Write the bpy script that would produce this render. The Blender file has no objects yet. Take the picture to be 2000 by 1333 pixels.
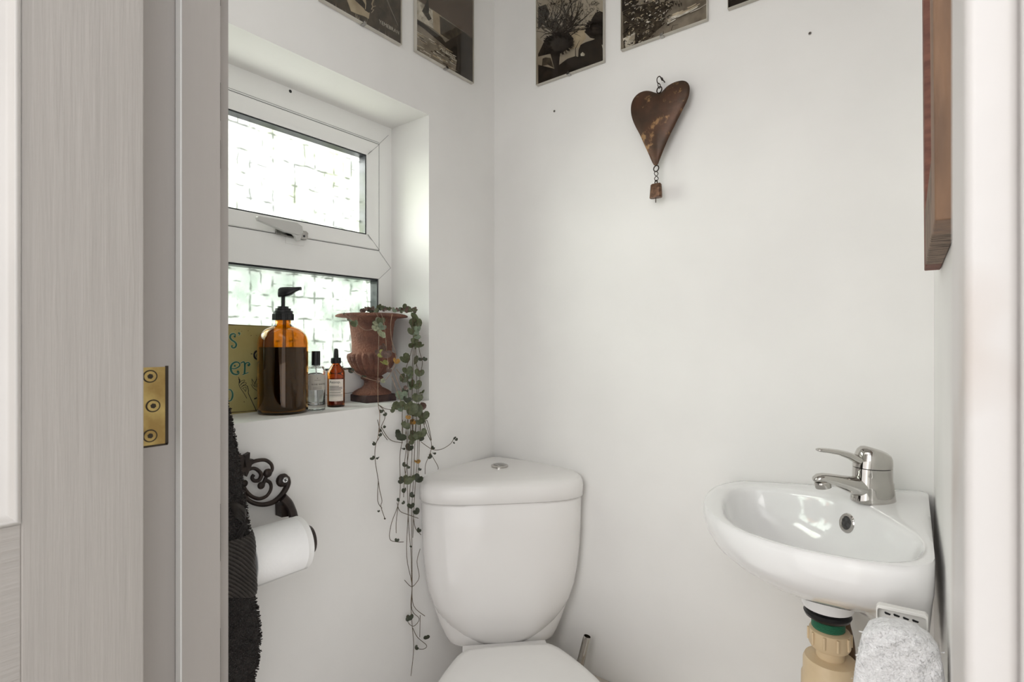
import bpy, bmesh, math, random
from math import sin, cos, pi, radians, sqrt, atan2
from mathutils import Vector as V, noise

random.seed(7)
R = random.Random(11)
scene = bpy.context.scene
COL = scene.collection

# ------------------------------------------------------------------ camera maths
F, CX, CY = 1036.0, 1000.0, 666.0
YAW = radians(37.6)
CAM = V((.95, -1.1525, 1.10))
FWD = V((-sin(YAW), cos(YAW), 0)); RGT = V((cos(YAW), sin(YAW), 0)); UP = V((0, 0, 1))
def ray(px, py): return FWD + RGT * ((px - CX) / F) + UP * (-(py - CY) / F)
def X(px, py, x): d = ray(px, py); return CAM + d * ((x - CAM.x) / d.x)
def Y(px, py, y): d = ray(px, py); return CAM + d * ((y - CAM.y) / d.y)
def Z(px, py, z): d = ray(px, py); return CAM + d * ((z - CAM.z) / d.z)
def D(px, py, t): return CAM + ray(px, py) * t
def HIT(px, py, p0, n): d = ray(px, py); return CAM + d * ((p0 - CAM).dot(n) / d.dot(n))

# ------------------------------------------------------------------ materials
def mat(name, col, rough=.5, metal=0., col2=None, var=.0, vscale=12., stretch=(1, 1, 1), bump=0., bscale=60.,
        trans=0., ior=1.45, coat=0., spec=.5, detail=4., ramp=(.35, .65), sheen=0., bdist=.002):
    m = bpy.data.materials.new(name); m.use_nodes = True
    nt = m.node_tree; N = nt.nodes; L = nt.links
    b = N['Principled BSDF']
    b.inputs['Roughness'].default_value = rough; b.inputs['Metallic'].default_value = metal
    b.inputs['Transmission Weight'].default_value = trans; b.inputs['IOR'].default_value = ior
    b.inputs['Coat Weight'].default_value = coat; b.inputs['Specular IOR Level'].default_value = spec
    b.inputs['Sheen Weight'].default_value = sheen
    tc = N.new('ShaderNodeTexCoord'); mp = N.new('ShaderNodeMapping')
    mp.inputs['Scale'].default_value = stretch
    L.new(tc.outputs['Object'], mp.inputs['Vector'])
    if col2 is None:
        f = 1 - var
        col2 = (col[0] * f, col[1] * f, col[2] * f)
    nz = N.new('ShaderNodeTexNoise'); nz.inputs['Scale'].default_value = vscale; nz.inputs['Detail'].default_value = detail
    L.new(mp.outputs[0], nz.inputs['Vector'])
    cr = N.new('ShaderNodeValToRGB')
    cr.color_ramp.elements[0].position = ramp[0]; cr.color_ramp.elements[1].position = ramp[1]
    cr.color_ramp.elements[0].color = (*col2, 1); cr.color_ramp.elements[1].color = (*col, 1)
    L.new(nz.outputs['Fac'], cr.inputs['Fac']); L.new(cr.outputs[0], b.inputs['Base Color'])
    if bump:
        n2 = N.new('ShaderNodeTexNoise'); n2.inputs['Scale'].default_value = bscale; n2.inputs['Detail'].default_value = 3
        L.new(mp.outputs[0], n2.inputs['Vector'])
        bp = N.new('ShaderNodeBump'); bp.inputs['Strength'].default_value = bump; bp.inputs['Distance'].default_value = bdist
        L.new(n2.outputs['Fac'], bp.inputs['Height']); L.new(bp.outputs[0], b.inputs['Normal'])
    return m

def srgb(r, g, b):
    f = lambda c: ((c / 255 + .055) / 1.055) ** 2.4 if c > 10 else c / 255 / 12.92
    return (f(r), f(g), f(b))

M = {}
M['plaster'] = mat('white_plaster', (.82, .812, .795), .55, var=.04, vscale=5, bump=.25, bscale=26, bdist=.002)
M['ceiling'] = mat('ceiling_paint', (.82, .81, .79), .7, var=.03)
M['floor'] = mat('floor_boards', (.42, .36, .29), .45, var=.35, vscale=6, stretch=(1, 12, 1))
M['ledge'] = mat('ledge_paint', (.62, .57, .50), .5, var=.12, vscale=8)
M['gloss'] = mat('gloss_paint', (.50, .465, .44), .38, var=.05, vscale=14, stretch=(1, 1, .12), bump=.35, bscale=150, bdist=.0008)
M['doorp'] = mat('door_paint', (.52, .485, .455), .42, var=.06, vscale=30, stretch=(6, 6, .25), bump=.5, bscale=60, bdist=.0008)
M['railp'] = mat('rail_paint', (.52, .485, .455), .42, var=.06, vscale=30, stretch=(6, .25, 6), bump=.7, bscale=60, bdist=.0010)
M['mould'] = mat('moulding_gloss', (.68, .65, .62), .35, var=.05, vscale=10)
M['jambr'] = mat('chipped_white_gloss', (.70, .68, .67), .35, col2=(.52, .43, .37), vscale=9, ramp=(.24, .42), bump=.3, bscale=30)
M['crack'] = mat('dark_crack', (.10, .08, .065), .8, var=.5)
M['upvc'] = mat('white_upvc', (.87, .87, .855), .28, var=.02)
M['gasket'] = mat('grey_gasket', (.024, .028, .034), .35, var=.4, vscale=40, stretch=(1, 1, 1))
M['line'] = mat('joint_line', (.38, .38, .37), .7, var=.3)
M['brass'] = mat('worn_brass', (.62, .47, .19), .28, 1., col2=(.40, .27, .10), vscale=45, bump=.2, bscale=120)
M['brassd'] = mat('dark_hole', (.05, .035, .02), .6, var=.3)
M['china'] = mat('white_china', (.84, .825, .81), .13, var=.015, vscale=4, coat=.3)
M['chinab'] = mat('basin_china', (.83, .83, .83), .07, var=.015, vscale=4, coat=.3)
M['seat'] = mat('white_seat_plastic', (.83, .82, .80), .18, var=.015)
M['chrome'] = mat('chrome', (.58, .56, .53), .05, 1., var=.12, vscale=30)
M['chromed'] = mat('dull_chrome', (.45, .44, .42), .14, 1., var=.3, vscale=60)
M['overflow'] = mat('dark_overflow_opening', (.12, .12, .12), .25, .8, var=.5, vscale=200)
M['alu'] = mat('grey_handle_metal', (.42, .42, .405), .3, .8, var=.1)
M['iron'] = mat('dark_cast_iron', (.045, .030, .024), .42, .35, col2=(.02, .014, .012), vscale=40, bump=.3, bscale=120)
M['paper'] = mat('tissue_paper', (.86, .86, .85), .9, var=.02, vscale=60, bump=.3, bscale=300, bdist=.0006)
M['card'] = mat('card_core', (.45, .36, .26), .9, var=.1)
M['rust'] = mat('rusty_copper_sheet', (.105, .048, .027), .42, .4, col2=(.040, .026, .016), vscale=22, ramp=(.3, .72), bump=.35, bscale=70)
M['gold'] = mat('worn_gilt_patch', (.42, .24, .085), .45, .5, col2=(.16, .07, .03), vscale=90)
M['bell'] = mat('bell_metal', (.20, .11, .065), .45, .6, col2=(.08, .045, .03), vscale=120, bump=.3, bscale=200)
M['wire'] = mat('dark_wire', (.045, .033, .025), .4, .7, var=.3)
M['urn'] = mat('rusted_iron_urn', (.25, .115, .078), .82, .0, col2=(.125, .066, .055), vscale=26, bump=1., bscale=210, ramp=(.3, .7), bdist=.005, spec=.2)
M['urnd'] = mat('rusted_iron_base', (.085, .05, .045), .8, .1, col2=(.05, .032, .032), vscale=40, bump=.9, bscale=190)
M['soil'] = mat('dry_potting_soil', (.07, .045, .03), .95, var=.5, vscale=60, bump=1., bscale=90)
for k, c in dict(leafg=(.112, .128, .062), leafd=(.050, .058, .034), leafp=(.36, .37, .24), leafy=(.36, .36, .10), leafo=(.50, .27, .06), leafm=(.16, .095, .075), leafs=(.20, .25, .17)).items():
    M[k] = mat('leaf_' + k[4:], c, .45, col2=tuple(x * .55 for x in c), vscale=160, bump=.2, bscale=200)
M['stem'] = mat('vine_stem', (.12, .085, .05), .7, var=.4, vscale=80)
M['stempale'] = mat('pale_vine_stem', (.34, .23, .16), .7, var=.4, vscale=80)
M['black'] = mat('black_plastic', (.012, .012, .013), .3, var=.2)
M['rubber'] = mat('black_rubber', (.014, .014, .014), .45, var=.2)
M['amber'] = mat('amber_glass', (.72, .35, .03), .02, var=.02, trans=1., ior=1.45)
M['amber2'] = mat('bright_amber_glass', (.80, .27, .03), .02, var=.02, trans=1., ior=1.45)
M['soap'] = mat('dark_soap', (.010, .004, .0025), .3, var=.2, spec=.2)
M['oil'] = mat('amber_oil', (.34, .10, .012), .2, var=.1, trans=.5)
M['clear'] = mat('clear_glass', (.97, .98, .98), .01, var=.005, trans=1., ior=1.45)
M['water'] = mat('clear_liquid', (.93, .96, .97), .0, var=.005, trans=1., ior=1.33)
M['labelg'] = mat('beige_label', (.43, .40, .35), .6, var=.05)
M['labelw'] = mat('white_label', (.80, .72, .64), .6, var=.04)
M['ink'] = mat('black_ink', (.02, .02, .02), .6, var=.2)
M['inkg'] = mat('grey_ink', (.16, .15, .14), .6, var=.2)
M['sign'] = mat('aged_yellow_enamel', (.50, .44, .20), .35, col2=(.36, .30, .11), vscale=9, ramp=(.3, .7), bump=.1)
M['signrust'] = mat('sign_rust', (.10, .055, .02), .7, var=.4)
M['signgreen'] = mat('sign_green_lettering', (.035, .155, .115), .35, var=.25, vscale=80)
M['signpale'] = mat('sign_letter_outline', (.62, .60, .38), .4, var=.1)
M['towelD'] = mat('dark_terry', (.018, .014, .012), .95, var=.5, vscale=160, bump=1., bscale=420, bdist=.004, sheen=.05)
M['towelT'] = mat('dark_terry_loops', (.034, .027, .024), .95, var=.5, vscale=200, sheen=.08)
M['towelR'] = mat('dark_ribbed_band', (.034, .029, .025), .55, var=.3, vscale=60, sheen=.05, spec=.3)
M['towelW'] = mat('white_terry', (.86, .86, .87), .95, var=.14, vscale=150, bump=1., bscale=380, bdist=.003)
M['vent'] = mat('white_moulded_plastic', (.77, .76, .73), .35, var=.03)
M['cream'] = mat('cream_waste_plastic', (.70, .56, .37), .38, col2=(.60, .46, .29), vscale=14)
M['green'] = mat('green_thread', (.045, .22, .12), .4, var=.3)
M['hose'] = mat('brown_hose', (.13, .075, .04), .5, var=.5, vscale=50)
M['woodr'] = mat('red_sawn_wood', (.22, .095, .065), .75, col2=(.115, .045, .034), vscale=26, stretch=(1, 1, 3.2), bump=.8, bscale=40)
M['woodl'] = mat('brown_aged_wood', (.27, .155, .09), .6, col2=(.17, .10, .062), vscale=18, stretch=(3, 3, .5), bump=.4, bscale=60)
M['woodg'] = mat('grey_end_grain', (.30, .22, .165), .8, col2=(.085, .058, .042), vscale=28, stretch=(1, 6, 1), ramp=(.42, .56), bump=.8)
M['mirror'] = mat('mirror_silver', (.8, .8, .8), .03, 1., var=.02)
M['pbrown'] = mat('sepia_brown', (.115, .085, .066), .5, var=.25, vscale=8, spec=.08)
M['pdark'] = mat('sepia_dark', (.018, .014, .012), .5, col2=(.032, .025, .02), vscale=60, spec=.08)
M['pmid'] = mat('sepia_mid', (.075, .060, .045), .5, col2=(.03, .024, .018), vscale=70, spec=.08)
M['ptan'] = mat('sepia_tan', (.48, .41, .30), .5, col2=(.29, .235, .165), vscale=25, spec=.08)
M['plight'] = mat('sepia_light', (.66, .63, .56), .5, col2=(.32, .29, .24), vscale=60, spec=.08)
M['pgrey'] = mat('sepia_grey', (.26, .23, .19), .5, col2=(.13, .11, .09), vscale=30, spec=.08)
M['psky'] = mat('sepia_sky', (.42, .385, .33), .5, col2=(.24, .20, .15), vscale=7, spec=.08)
M['edge'] = mat('glass_edge', (.55, .52, .46), .2, var=.2)
M['hedge'] = mat('hedge_leaves', (.66, .69, .60), .6, col2=(.48, .54, .45), vscale=9)
M['bounce_ground'] = mat('pale_bounce_ground', (.66, .66, .60), .8, var=.3)  # unseen ground outside, made pale to bounce light up through the window
M['mark'] = mat('pencil_mark', (.42, .39, .36), .8, var=.2)

def giltmat(m):
    nt = m.node_tree; N = nt.nodes; L = nt.links; b = N['Principled BSDF']; src = b.inputs['Base Color'].links[0].from_socket
    tc = N.new('ShaderNodeTexCoord')
    a = N.new('ShaderNodeTexNoise'); a.inputs['Scale'].default_value = 55; a.inputs['Detail'].default_value = 6; a.inputs['Roughness'].default_value = .65
    c = N.new('ShaderNodeTexNoise'); c.inputs['Scale'].default_value = 17; c.inputs['Detail'].default_value = 2
    L.new(tc.outputs['Object'], a.inputs['Vector']); L.new(tc.outputs['Object'], c.inputs['Vector'])
    mu = N.new('ShaderNodeMath'); mu.operation = 'MULTIPLY'; L.new(a.outputs['Fac'], mu.inputs[0]); L.new(c.outputs['Fac'], mu.inputs[1])
    r = N.new('ShaderNodeMapRange'); r.inputs[1].default_value = .305; r.inputs[2].default_value = .36; L.new(mu.outputs[0], r.inputs[0])
    mx = N.new('ShaderNodeMix'); mx.data_type = 'RGBA'; mx.inputs['B'].default_value = (.29, .165, .075, 1)
    L.new(r.outputs[0], mx.inputs['Factor']); L.new(src, mx.inputs['A']); L.new(mx.outputs['Result'], b.inputs['Base Color'])
giltmat(M['rust'])
# picture glass: see-through with a faint mirror sheen
def glassmat(name, fac, tint):
    m = bpy.data.materials.new(name); m.use_nodes = True
    nt = m.node_tree; N = nt.nodes; L = nt.links; N.clear()
    o = N.new('ShaderNodeOutputMaterial'); mx = N.new('ShaderNodeMixShader'); t = N.new('ShaderNodeBsdfTransparent')
    g = N.new('ShaderNodeBsdfGlossy'); g.inputs['Roughness'].default_value = .03
    t.inputs[0].default_value = (*tint, 1)
    fr = N.new('ShaderNodeFresnel'); fr.inputs[0].default_value = 1.45
    mu = N.new('ShaderNodeMath'); mu.operation = 'MULTIPLY'; mu.inputs[1].default_value = fac
    L.new(fr.outputs[0], mu.inputs[0]); L.new(mu.outputs[0], mx.inputs[0])
    L.new(t.outputs[0], mx.inputs[1]); L.new(g.outputs[0], mx.inputs[2]); L.new(mx.outputs[0], o.inputs[0])
    return m
M['pglass'] = glassmat('picture_glass', .09, (.97, .96, .94))

# obscure basket-weave window glass
def obscure(name, tint, pale):
    m = bpy.data.materials.new(name); m.use_nodes = True
    nt = m.node_tree; N = nt.nodes; L = nt.links; N.clear()
    def math(op, a=None, b=None, c=None):
        n = N.new('ShaderNodeMath'); n.operation = op
        for i, x in enumerate((a, b, c)):
            if x is None: continue
            if isinstance(x, (int, float)): n.inputs[i].default_value = x
            else: L.new(x, n.inputs[i])
        return n.outputs[0]
    tc = N.new('ShaderNodeTexCoord'); sp = N.new('ShaderNodeSeparateXYZ')
    nz = N.new('ShaderNodeTexNoise'); nz.inputs['Scale'].default_value = 40; nz.inputs['Detail'].default_value = 3
    L.new(tc.outputs['Object'], nz.inputs['Vector'])
    wob = N.new('ShaderNodeMix'); wob.data_type = 'VECTOR'
    mp = N.new('ShaderNodeVectorMath'); mp.operation = 'MULTIPLY_ADD'
    mp.inputs[1].default_value = (.010, .010, .010)
    L.new(nz.outputs['Color'], mp.inputs[0]); L.new(tc.outputs['Object'], mp.inputs[2])
    L.new(mp.outputs[0], sp.inputs[0])
    S = 1 / .050
    u = math('MULTIPLY', sp.outputs['Y'], S); v = math('MULTIPLY', sp.outputs['Z'], S)
    fu, fv = math('FLOOR', u), math('FLOOR', v)
    ru, rv = math('FRACT', u), math('FRACT', v)
    par = math('MODULO', math('ABSOLUTE', math('ADD', fu, fv)), 2)
    # even cells: two upright bars; odd cells: two flat bars
    hu = math('FRACT', math('MULTIPLY', ru, 2)); hv = math('FRACT', math('MULTIPLY', rv, 2))
    a = math('MULTIPLY', math('ABSOLUTE', math('SUBTRACT', hu, .5)), 2)
    b = math('MULTIPLY', math('ABSOLUTE', math('SUBTRACT', hv, .5)), 2)
    mixv = math('ADD', math('MULTIPLY', a, math('SUBTRACT', 1, par)), math('MULTIPLY', b, par))
    eu = math('MULTIPLY', math('ABSOLUTE', math('SUBTRACT', ru, .5)), 2)
    ev = math('MULTIPLY', math('ABSOLUTE', math('SUBTRACT', rv, .5)), 2)
    edge = math('MAXIMUM', mixv, math('MAXIMUM', eu, ev))
    n2 = N.new('ShaderNodeTexNoise'); n2.inputs['Scale'].default_value = 34; n2.inputs['Detail'].default_value = 2
    L.new(tc.outputs['Object'], n2.inputs['Vector'])
    lines = N.new('ShaderNodeMapRange'); lines.inputs[1].default_value = .86; lines.inputs[2].default_value = .98
    L.new(edge, lines.inputs[0])
    msk = N.new('ShaderNodeMapRange'); msk.inputs[1].default_value = .46; msk.inputs[2].default_value = .60
    L.new(n2.outputs['Fac'], msk.inputs[0])
    lf = math('MULTIPLY', lines.outputs[0], msk.outputs[0])
    lf = math('MULTIPLY', lf, .68)
    n3 = N.new('ShaderNodeTexNoise'); n3.inputs['Scale'].default_value = 11; n3.inputs['Detail'].default_value = 3
    L.new(tc.outputs['Object'], n3.inputs['Vector'])
    cr = N.new('ShaderNodeValToRGB')
    cr.color_ramp.elements[0].position = .36; cr.color_ramp.elements[1].position = .58
    cr.color_ramp.elements[0].color = (*tint, 1); cr.color_ramp.elements[1].color = (*pale, 1)
    L.new(n3.outputs['Fac'], cr.inputs[0])
    mixc = N.new('ShaderNodeMix'); mixc.data_type = 'RGBA'
    mixc.inputs['B'].default_value = (.16, .18, .15, 1)
    L.new(lf, mixc.inputs['Factor']); L.new(cr.outputs[0], mixc.inputs['A'])
    tr = N.new('ShaderNodeBsdfTransparent'); L.new(mixc.outputs['Result'], tr.inputs[0])
    rf = N.new('ShaderNodeBsdfRefraction'); rf.inputs['Roughness'].default_value = .22; rf.inputs['IOR'].default_value = 1.3
    L.new(mixc.outputs['Result'], rf.inputs[0])
    bp = N.new('ShaderNodeBump'); bp.inputs['Strength'].default_value = .8; bp.inputs['Distance'].default_value = .003
    bp.invert = True
    L.new(edge, bp.inputs['Height'])
    L.new(bp.outputs[0], rf.inputs['Normal'])
    m1 = N.new('ShaderNodeMixShader'); m1.inputs[0].default_value = .25
    L.new(tr.outputs[0], m1.inputs[1]); L.new(rf.outputs[0], m1.inputs[2])
    tl = N.new('ShaderNodeBsdfTranslucent'); L.new(mixc.outputs['Result'], tl.inputs[0]); L.new(bp.outputs[0], tl.inputs['Normal'])
    m3 = N.new('ShaderNodeMixShader'); m3.inputs[0].default_value = .18
    L.new(m1.outputs[0], m3.inputs[1]); L.new(tl.outputs[0], m3.inputs[2]); m1 = m3
    gl = N.new('ShaderNodeBsdfGlossy'); gl.inputs['Roughness'].default_value = .12; L.new(bp.outputs[0], gl.inputs['Normal'])
    m2 = N.new('ShaderNodeMixShader'); m2.inputs[0].default_value = .04
    L.new(m1.outputs[0], m2.inputs[1]); L.new(gl.outputs[0], m2.inputs[2])
    o = N.new('ShaderNodeOutputMaterial'); L.new(m2.outputs[0], o.inputs[0])
    return m
M['paneU'] = obscure('obscure_glass_bright', (.80, .84, .72), (.93, .94, .92))
M['paneL'] = obscure('obscure_glass_green', (.58, .64, .58), (.79, .82, .78))

# ------------------------------------------------------------------ mesh builder
ORI = {}
class MB:
    def __init__(s): s.v = []; s.f = []; s.m = []
    def add(s, vs, fs, m=0):
        b = len(s.v); s.v += [V(p) for p in vs]
        for f in fs: s.f.append(tuple(b + i for i in f)); s.m.append(m)
        return b
    def box(s, lo, hi, m=0):
        x0, y0, z0 = lo; x1, y1, z1 = hi
        s.add([(x0, y0, z0), (x1, y0, z0), (x1, y1, z0), (x0, y1, z0), (x0, y0, z1), (x1, y0, z1), (x1, y1, z1), (x0, y1, z1)],
              [(0, 3, 2, 1), (4, 5, 6, 7), (0, 1, 5, 4), (1, 2, 6, 5), (2, 3, 7, 6), (3, 0, 4, 7)], m)
    def hexa(s, p, m=0):   # 4 bottom + 4 top points
        s.add(p, [(0, 3, 2, 1), (4, 5, 6, 7), (0, 1, 5, 4), (1, 2, 6, 5), (2, 3, 7, 6), (3, 0, 4, 7)], m)
    def loft(s, rings, m=0, cap0=True, cap1=True, closed=True):
        n = len(rings[0]); vs = [p for r in rings for p in r]; fs = []
        for i in range(len(rings) - 1):
            for j in range(n if closed else n - 1):
                k = (j + 1) % n
                fs.append((i * n + j, i * n + k, (i + 1) * n + k, (i + 1) * n + j))
        if cap0: fs.append(tuple(range(n - 1, -1, -1)))
        if cap1: fs.append(tuple((len(rings) - 1) * n + j for j in range(n)))
        s.add(vs, fs, m)
    def lathe(s, prof, c=(0, 0, 0), n=32, m=0, mod=None, cap0=True, cap1=True, ax=None, ell=(1, 1)):
        c = V(c)
        if ax is None: A, B, W = V((1, 0, 0)), V((0, 1, 0)), V((0, 0, 1))
        else:
            W = V(ax).normalized(); A = W.orthogonal().normalized(); B = W.cross(A)
        rings = []
        for (r, z) in prof:
            ring = []
            for j in range(n):
                a = 2 * pi * j / n
                rr = r * (mod(a, z) if mod else 1)
                ring.append(c + A * (rr * cos(a) * ell[0]) + B * (rr * sin(a) * ell[1]) + W * z)
            rings.append(ring)
        s.loft(rings, m, cap0, cap1)
    def tube(s, pts, rad, n=8, m=0, flat=1., caps=True, nrm=None):
        pts = [V(p) for p in pts]
        if not isinstance(rad, (list, tuple)): rad = [rad] * len(pts)
        t0 = (pts[1] - pts[0]).normalized()
        a = V(nrm) if nrm is not None else t0.orthogonal()
        rings = []
        for i, p in enumerate(pts):
            t = (pts[min(i + 1, len(pts) - 1)] - pts[max(i - 1, 0)])
            if t.length < 1e-9: t = t0
            t.normalize()
            a = a - t * a.dot(t)
            if a.length < 1e-6: a = t.orthogonal()
            a.normalize(); b = t.cross(a)
            rings.append([p + a * (rad[i] * flat * cos(2 * pi * j / n)) + b * (rad[i] * sin(2 * pi * j / n)) for j in range(n)])
        s.loft(rings, m, caps, caps)
    def prism(s, pts, off, m=0, m2=None):
        pts = [V(p) for p in pts]; off = V(off); n = len(pts)
        s.add(pts + [p + off for p in pts], [tuple(range(n - 1, -1, -1))] , m)
        b = len(s.v) - 2 * n
        s.f.append(tuple(b + n + i for i in range(n))); s.m.append(m)
        for i in range(n):
            k = (i + 1) % n
            s.f.append((b + i, b + k, b + n + k, b + n + i)); s.m.append(m if m2 is None else m2)
    def poly(s, pts, m=0): s.add(pts, [tuple(range(len(pts)))], m)
    def ball(s, c, r, m=0, n=14, sc=(1, 1, 1)):
        c = V(c); k = n // 2
        rings = []
        for i in range(1, k):
            t = pi * i / k
            rings.append([c + V((r * sin(t) * cos(2 * pi * j / n) * sc[0], r * sin(t) * sin(2 * pi * j / n) * sc[1], -r * cos(t) * sc[2])) for j in range(n)])
        s.loft(rings, m)
    def build(s, name, mats, parent=None, origin=None, smooth=40, bevel=0., sub=0, seg=2, recalc=True):
        if parent is not None: org = ORI[parent.name]
        else: org = V(origin) if origin is not None else V((0, 0, 0))
        me = bpy.data.meshes.new(name)
        me.from_pydata([tuple(p - org) for p in s.v], [], s.f)
        if not isinstance(mats, (list, tuple)): mats = [mats]
        for mm in mats: me.materials.append(mm)
        me.polygons.foreach_set('material_index', s.m)
        if recalc:
            bm = bmesh.new(); bm.from_mesh(me); bmesh.ops.recalc_face_normals(bm, faces=bm.faces); bm.to_mesh(me); bm.free()
        if smooth:
            me.polygons.foreach_set('use_smooth', [True] * len(me.polygons))
            me.set_sharp_from_angle(angle=radians(smooth))
        me.update()
        o = bpy.data.objects.new(name, me); COL.objects.link(o)
        if parent is not None: o.parent = parent
        else: o.location = org
        ORI[o.name] = org
        if bevel:
            md = o.modifiers.new('edge', 'BEVEL'); md.width = bevel; md.segments = seg; md.limit_method = 'ANGLE'; md.angle_limit = radians(40)
            md.harden_normals = False
        if sub:
            md = o.modifiers.new('sub', 'SUBSURF'); md.levels = sub; md.render_levels = sub
        return o

def thing(name, label, cat, loc, group=None):
    o = bpy.data.objects.new(name, None); COL.objects.link(o); o.location = loc; o.empty_display_size = .02
    o['label'] = label; o['category'] = cat
    if group: o['group'] = group
    ORI[o.name] = V(loc)
    return o
def tag(o, label, cat, group=None):
    o['label'] = label; o['category'] = cat
    if group: o['group'] = group
    return o
def struct(name, mb, mats, parent=None, **k):
    o = mb.build(name, mats, parent, **k)
    if parent is None: o['kind'] = 'structure'
    return o
def sroot(name, loc):
    o = bpy.data.objects.new(name, None); COL.objects.link(o); o.location = loc; o['kind'] = 'structure'; o.empty_display_size = .02
    ORI[o.name] = V(loc); return o
def spline(pts, n=6):
    pts = [V(p) for p in pts]; out = []
    for i in range(len(pts) - 1):
        p0, p1, p2, p3 = pts[max(i - 1, 0)], pts[i], pts[i + 1], pts[min(i + 2, len(pts) - 1)]
        for k in range(n):
            t = k / n
            out.append(.5 * ((2 * p1) + (p2 - p0) * t + (2 * p0 - 5 * p1 + 4 * p2 - p3) * t * t + (3 * p1 - p0 - 3 * p2 + p3) * t ** 3))
    out.append(pts[-1]); return out
def lerpseq(seq, n):
    out = []
    for i in range(len(seq) - 1):
        for k in range(n): out.append(seq[i] + (seq[i + 1] - seq[i]) * k / n)
    out.append(seq[-1]); return out
def text_mesh(txt, size):
    cu = bpy.data.curves.new('t', 'FONT'); cu.body = txt; cu.size = size; cu.resolution_u = 2
    ob = bpy.data.objects.new('t', cu); COL.objects.link(ob)
    dg = bpy.context.evaluated_depsgraph_get(); ev = ob.evaluated_get(dg); me = ev.to_mesh()
    vs = [tuple(v.co) for v in me.vertices]; fs = [tuple(p.vertices) for p in me.polygons]
    ev.to_mesh_clear(); bpy.data.objects.remove(ob); bpy.data.curves.remove(cu)
    return vs, fs

# ================================================================== ROOM SHELL
YF, YH = -.8875, -.972           # inner and hall side of the door wall
CEIL = 2.28
SZ, RT, RY, RL = .955, 1.652, -.251, -.862     # window opening
w = MB()
w.box((-.26, -1.0, 0), (0, .12, SZ)); w.box((-.26, -1.0, RT), (0, .12, CEIL))
w.box((-.26, RY, SZ), (0, .12, RT)); w.box((-.26, -1.0, SZ), (0, RL, RT))
struct('wall_left', w, M['plaster'], smooth=0)
w = MB(); w.box((0, 0, 0), (1.1, .12, CEIL)); struct('wall_back', w, M['plaster'], smooth=0)
w = MB(); w.hexa([(.968, 0, 0), (.979, YF, 0), (1.09, YF, 0), (1.09, 0, 0), (.968, 0, CEIL), (.979, YF, CEIL), (1.09, YF, CEIL), (1.09, 0, CEIL)])
struct('wall_right', w, M['plaster'], smooth=0)
w = MB(); w.box((0, YH, 0), (.34, YF, CEIL)); w.box((.34, YH, 2.02), (.99, YF, CEIL)); w.box((.99, YH, 0), (1.9, YF, CEIL))
struct('wall_front', w, M['plaster'], smooth=0)
w = MB(); w.box((-1.2, -2.6, -.06), (1.9, .12, 0)); struct('floor', w, M['floor'], smooth=0)
w = MB(); w.box((-.26, YH, CEIL), (1.1, .12, CEIL + .08)); struct('ceiling', w, M['ceiling'], smooth=0)
w = MB(); w.box((-1.2, -2.66, 0), (1.9, -2.58, 2.4)); struct('wall_hall', w, M['plaster'], smooth=0)
# boxed-in ledge along the foot of the back wall
w = MB(); w.box((.255, -.075, 0), (.968, 0, .283)); struct('trim_1', w, M['ledge'], bevel=.003)

# ------------------------------------------------------------------ door frame, left (hinge) side and right side
w = MB()
w.box((.34, YH, 0), (.36, -.8865, 2.02), 0); w.box((.36, -.9375, 0), (.372, -.900, 2.0), 0)
for z0, z1 in ((.2, .47), (.50, .62), (.70, .80), (.87, .93), (1.28, 1.31), (1.33, 1.37), (1.45, 1.7)):     # open joint behind the stop
    w.box((.3605, -.9003, z0), (.3712, -.8993, z1), 1)
w.box((.3600, -.9381, 0), (.3605, -.9370, 2.0), 1); w.box((.3606, -.9380, .45), (.3726, -.9365, 2.0), 2)  # last box is a white strip painting the lit highlight on the stop's edge
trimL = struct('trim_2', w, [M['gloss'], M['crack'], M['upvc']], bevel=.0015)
w = MB()
w.box((.97, YH, 0), (.99, YF, 2.02)); w.box((.9593, -.9675, 0), (.97, -.8925, 2.0)); w.box((.36, YH, 2.0), (.97, YF, 2.02))
struct('trim_3', w, [M['jambr']], bevel=.002)
# brass butt hinge let into the left lining
hg = MB()
hz0, hz1 = X(305, 868, .36).z, X(305, 717, .36).z
hg.box((.3597, -.9725, hz0), (.3606, -.9470, hz1), 0)
hg.box((.3595, -.9470, hz0 - .001), (.3603, -.9440, hz1 + .001), 1)
hg.box((.3595, -.9725, hz0 - .002), (.3603, -.9445, hz0), 1)
for (py, yy) in ((735, -.9600), (793, -.9575), (851, -.9600)):
    c = X(296, py, .3608); c.y = yy
    hg.lathe([(.0062, 0), (.0062, .0004)], c, 20, 1, ax=(1, 0, 0)); hg.lathe([(.0053, .0002), (.005, .0007)], c, 20, 0, ax=(1, 0, 0))
    hg.lathe([(.0026, .0005), (.0026, .0010)], c, 6, 1, ax=(1, 0, 0))
hg.tube([(.3625, -.9745, hz0), (.3625, -.9745, hz1)], .0042, 12, 0)
hg.build('hinge', [M['brass'], M['brassd']], trimL)['label'] = 'tarnished brass butt hinge leaf with three screws'

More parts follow.
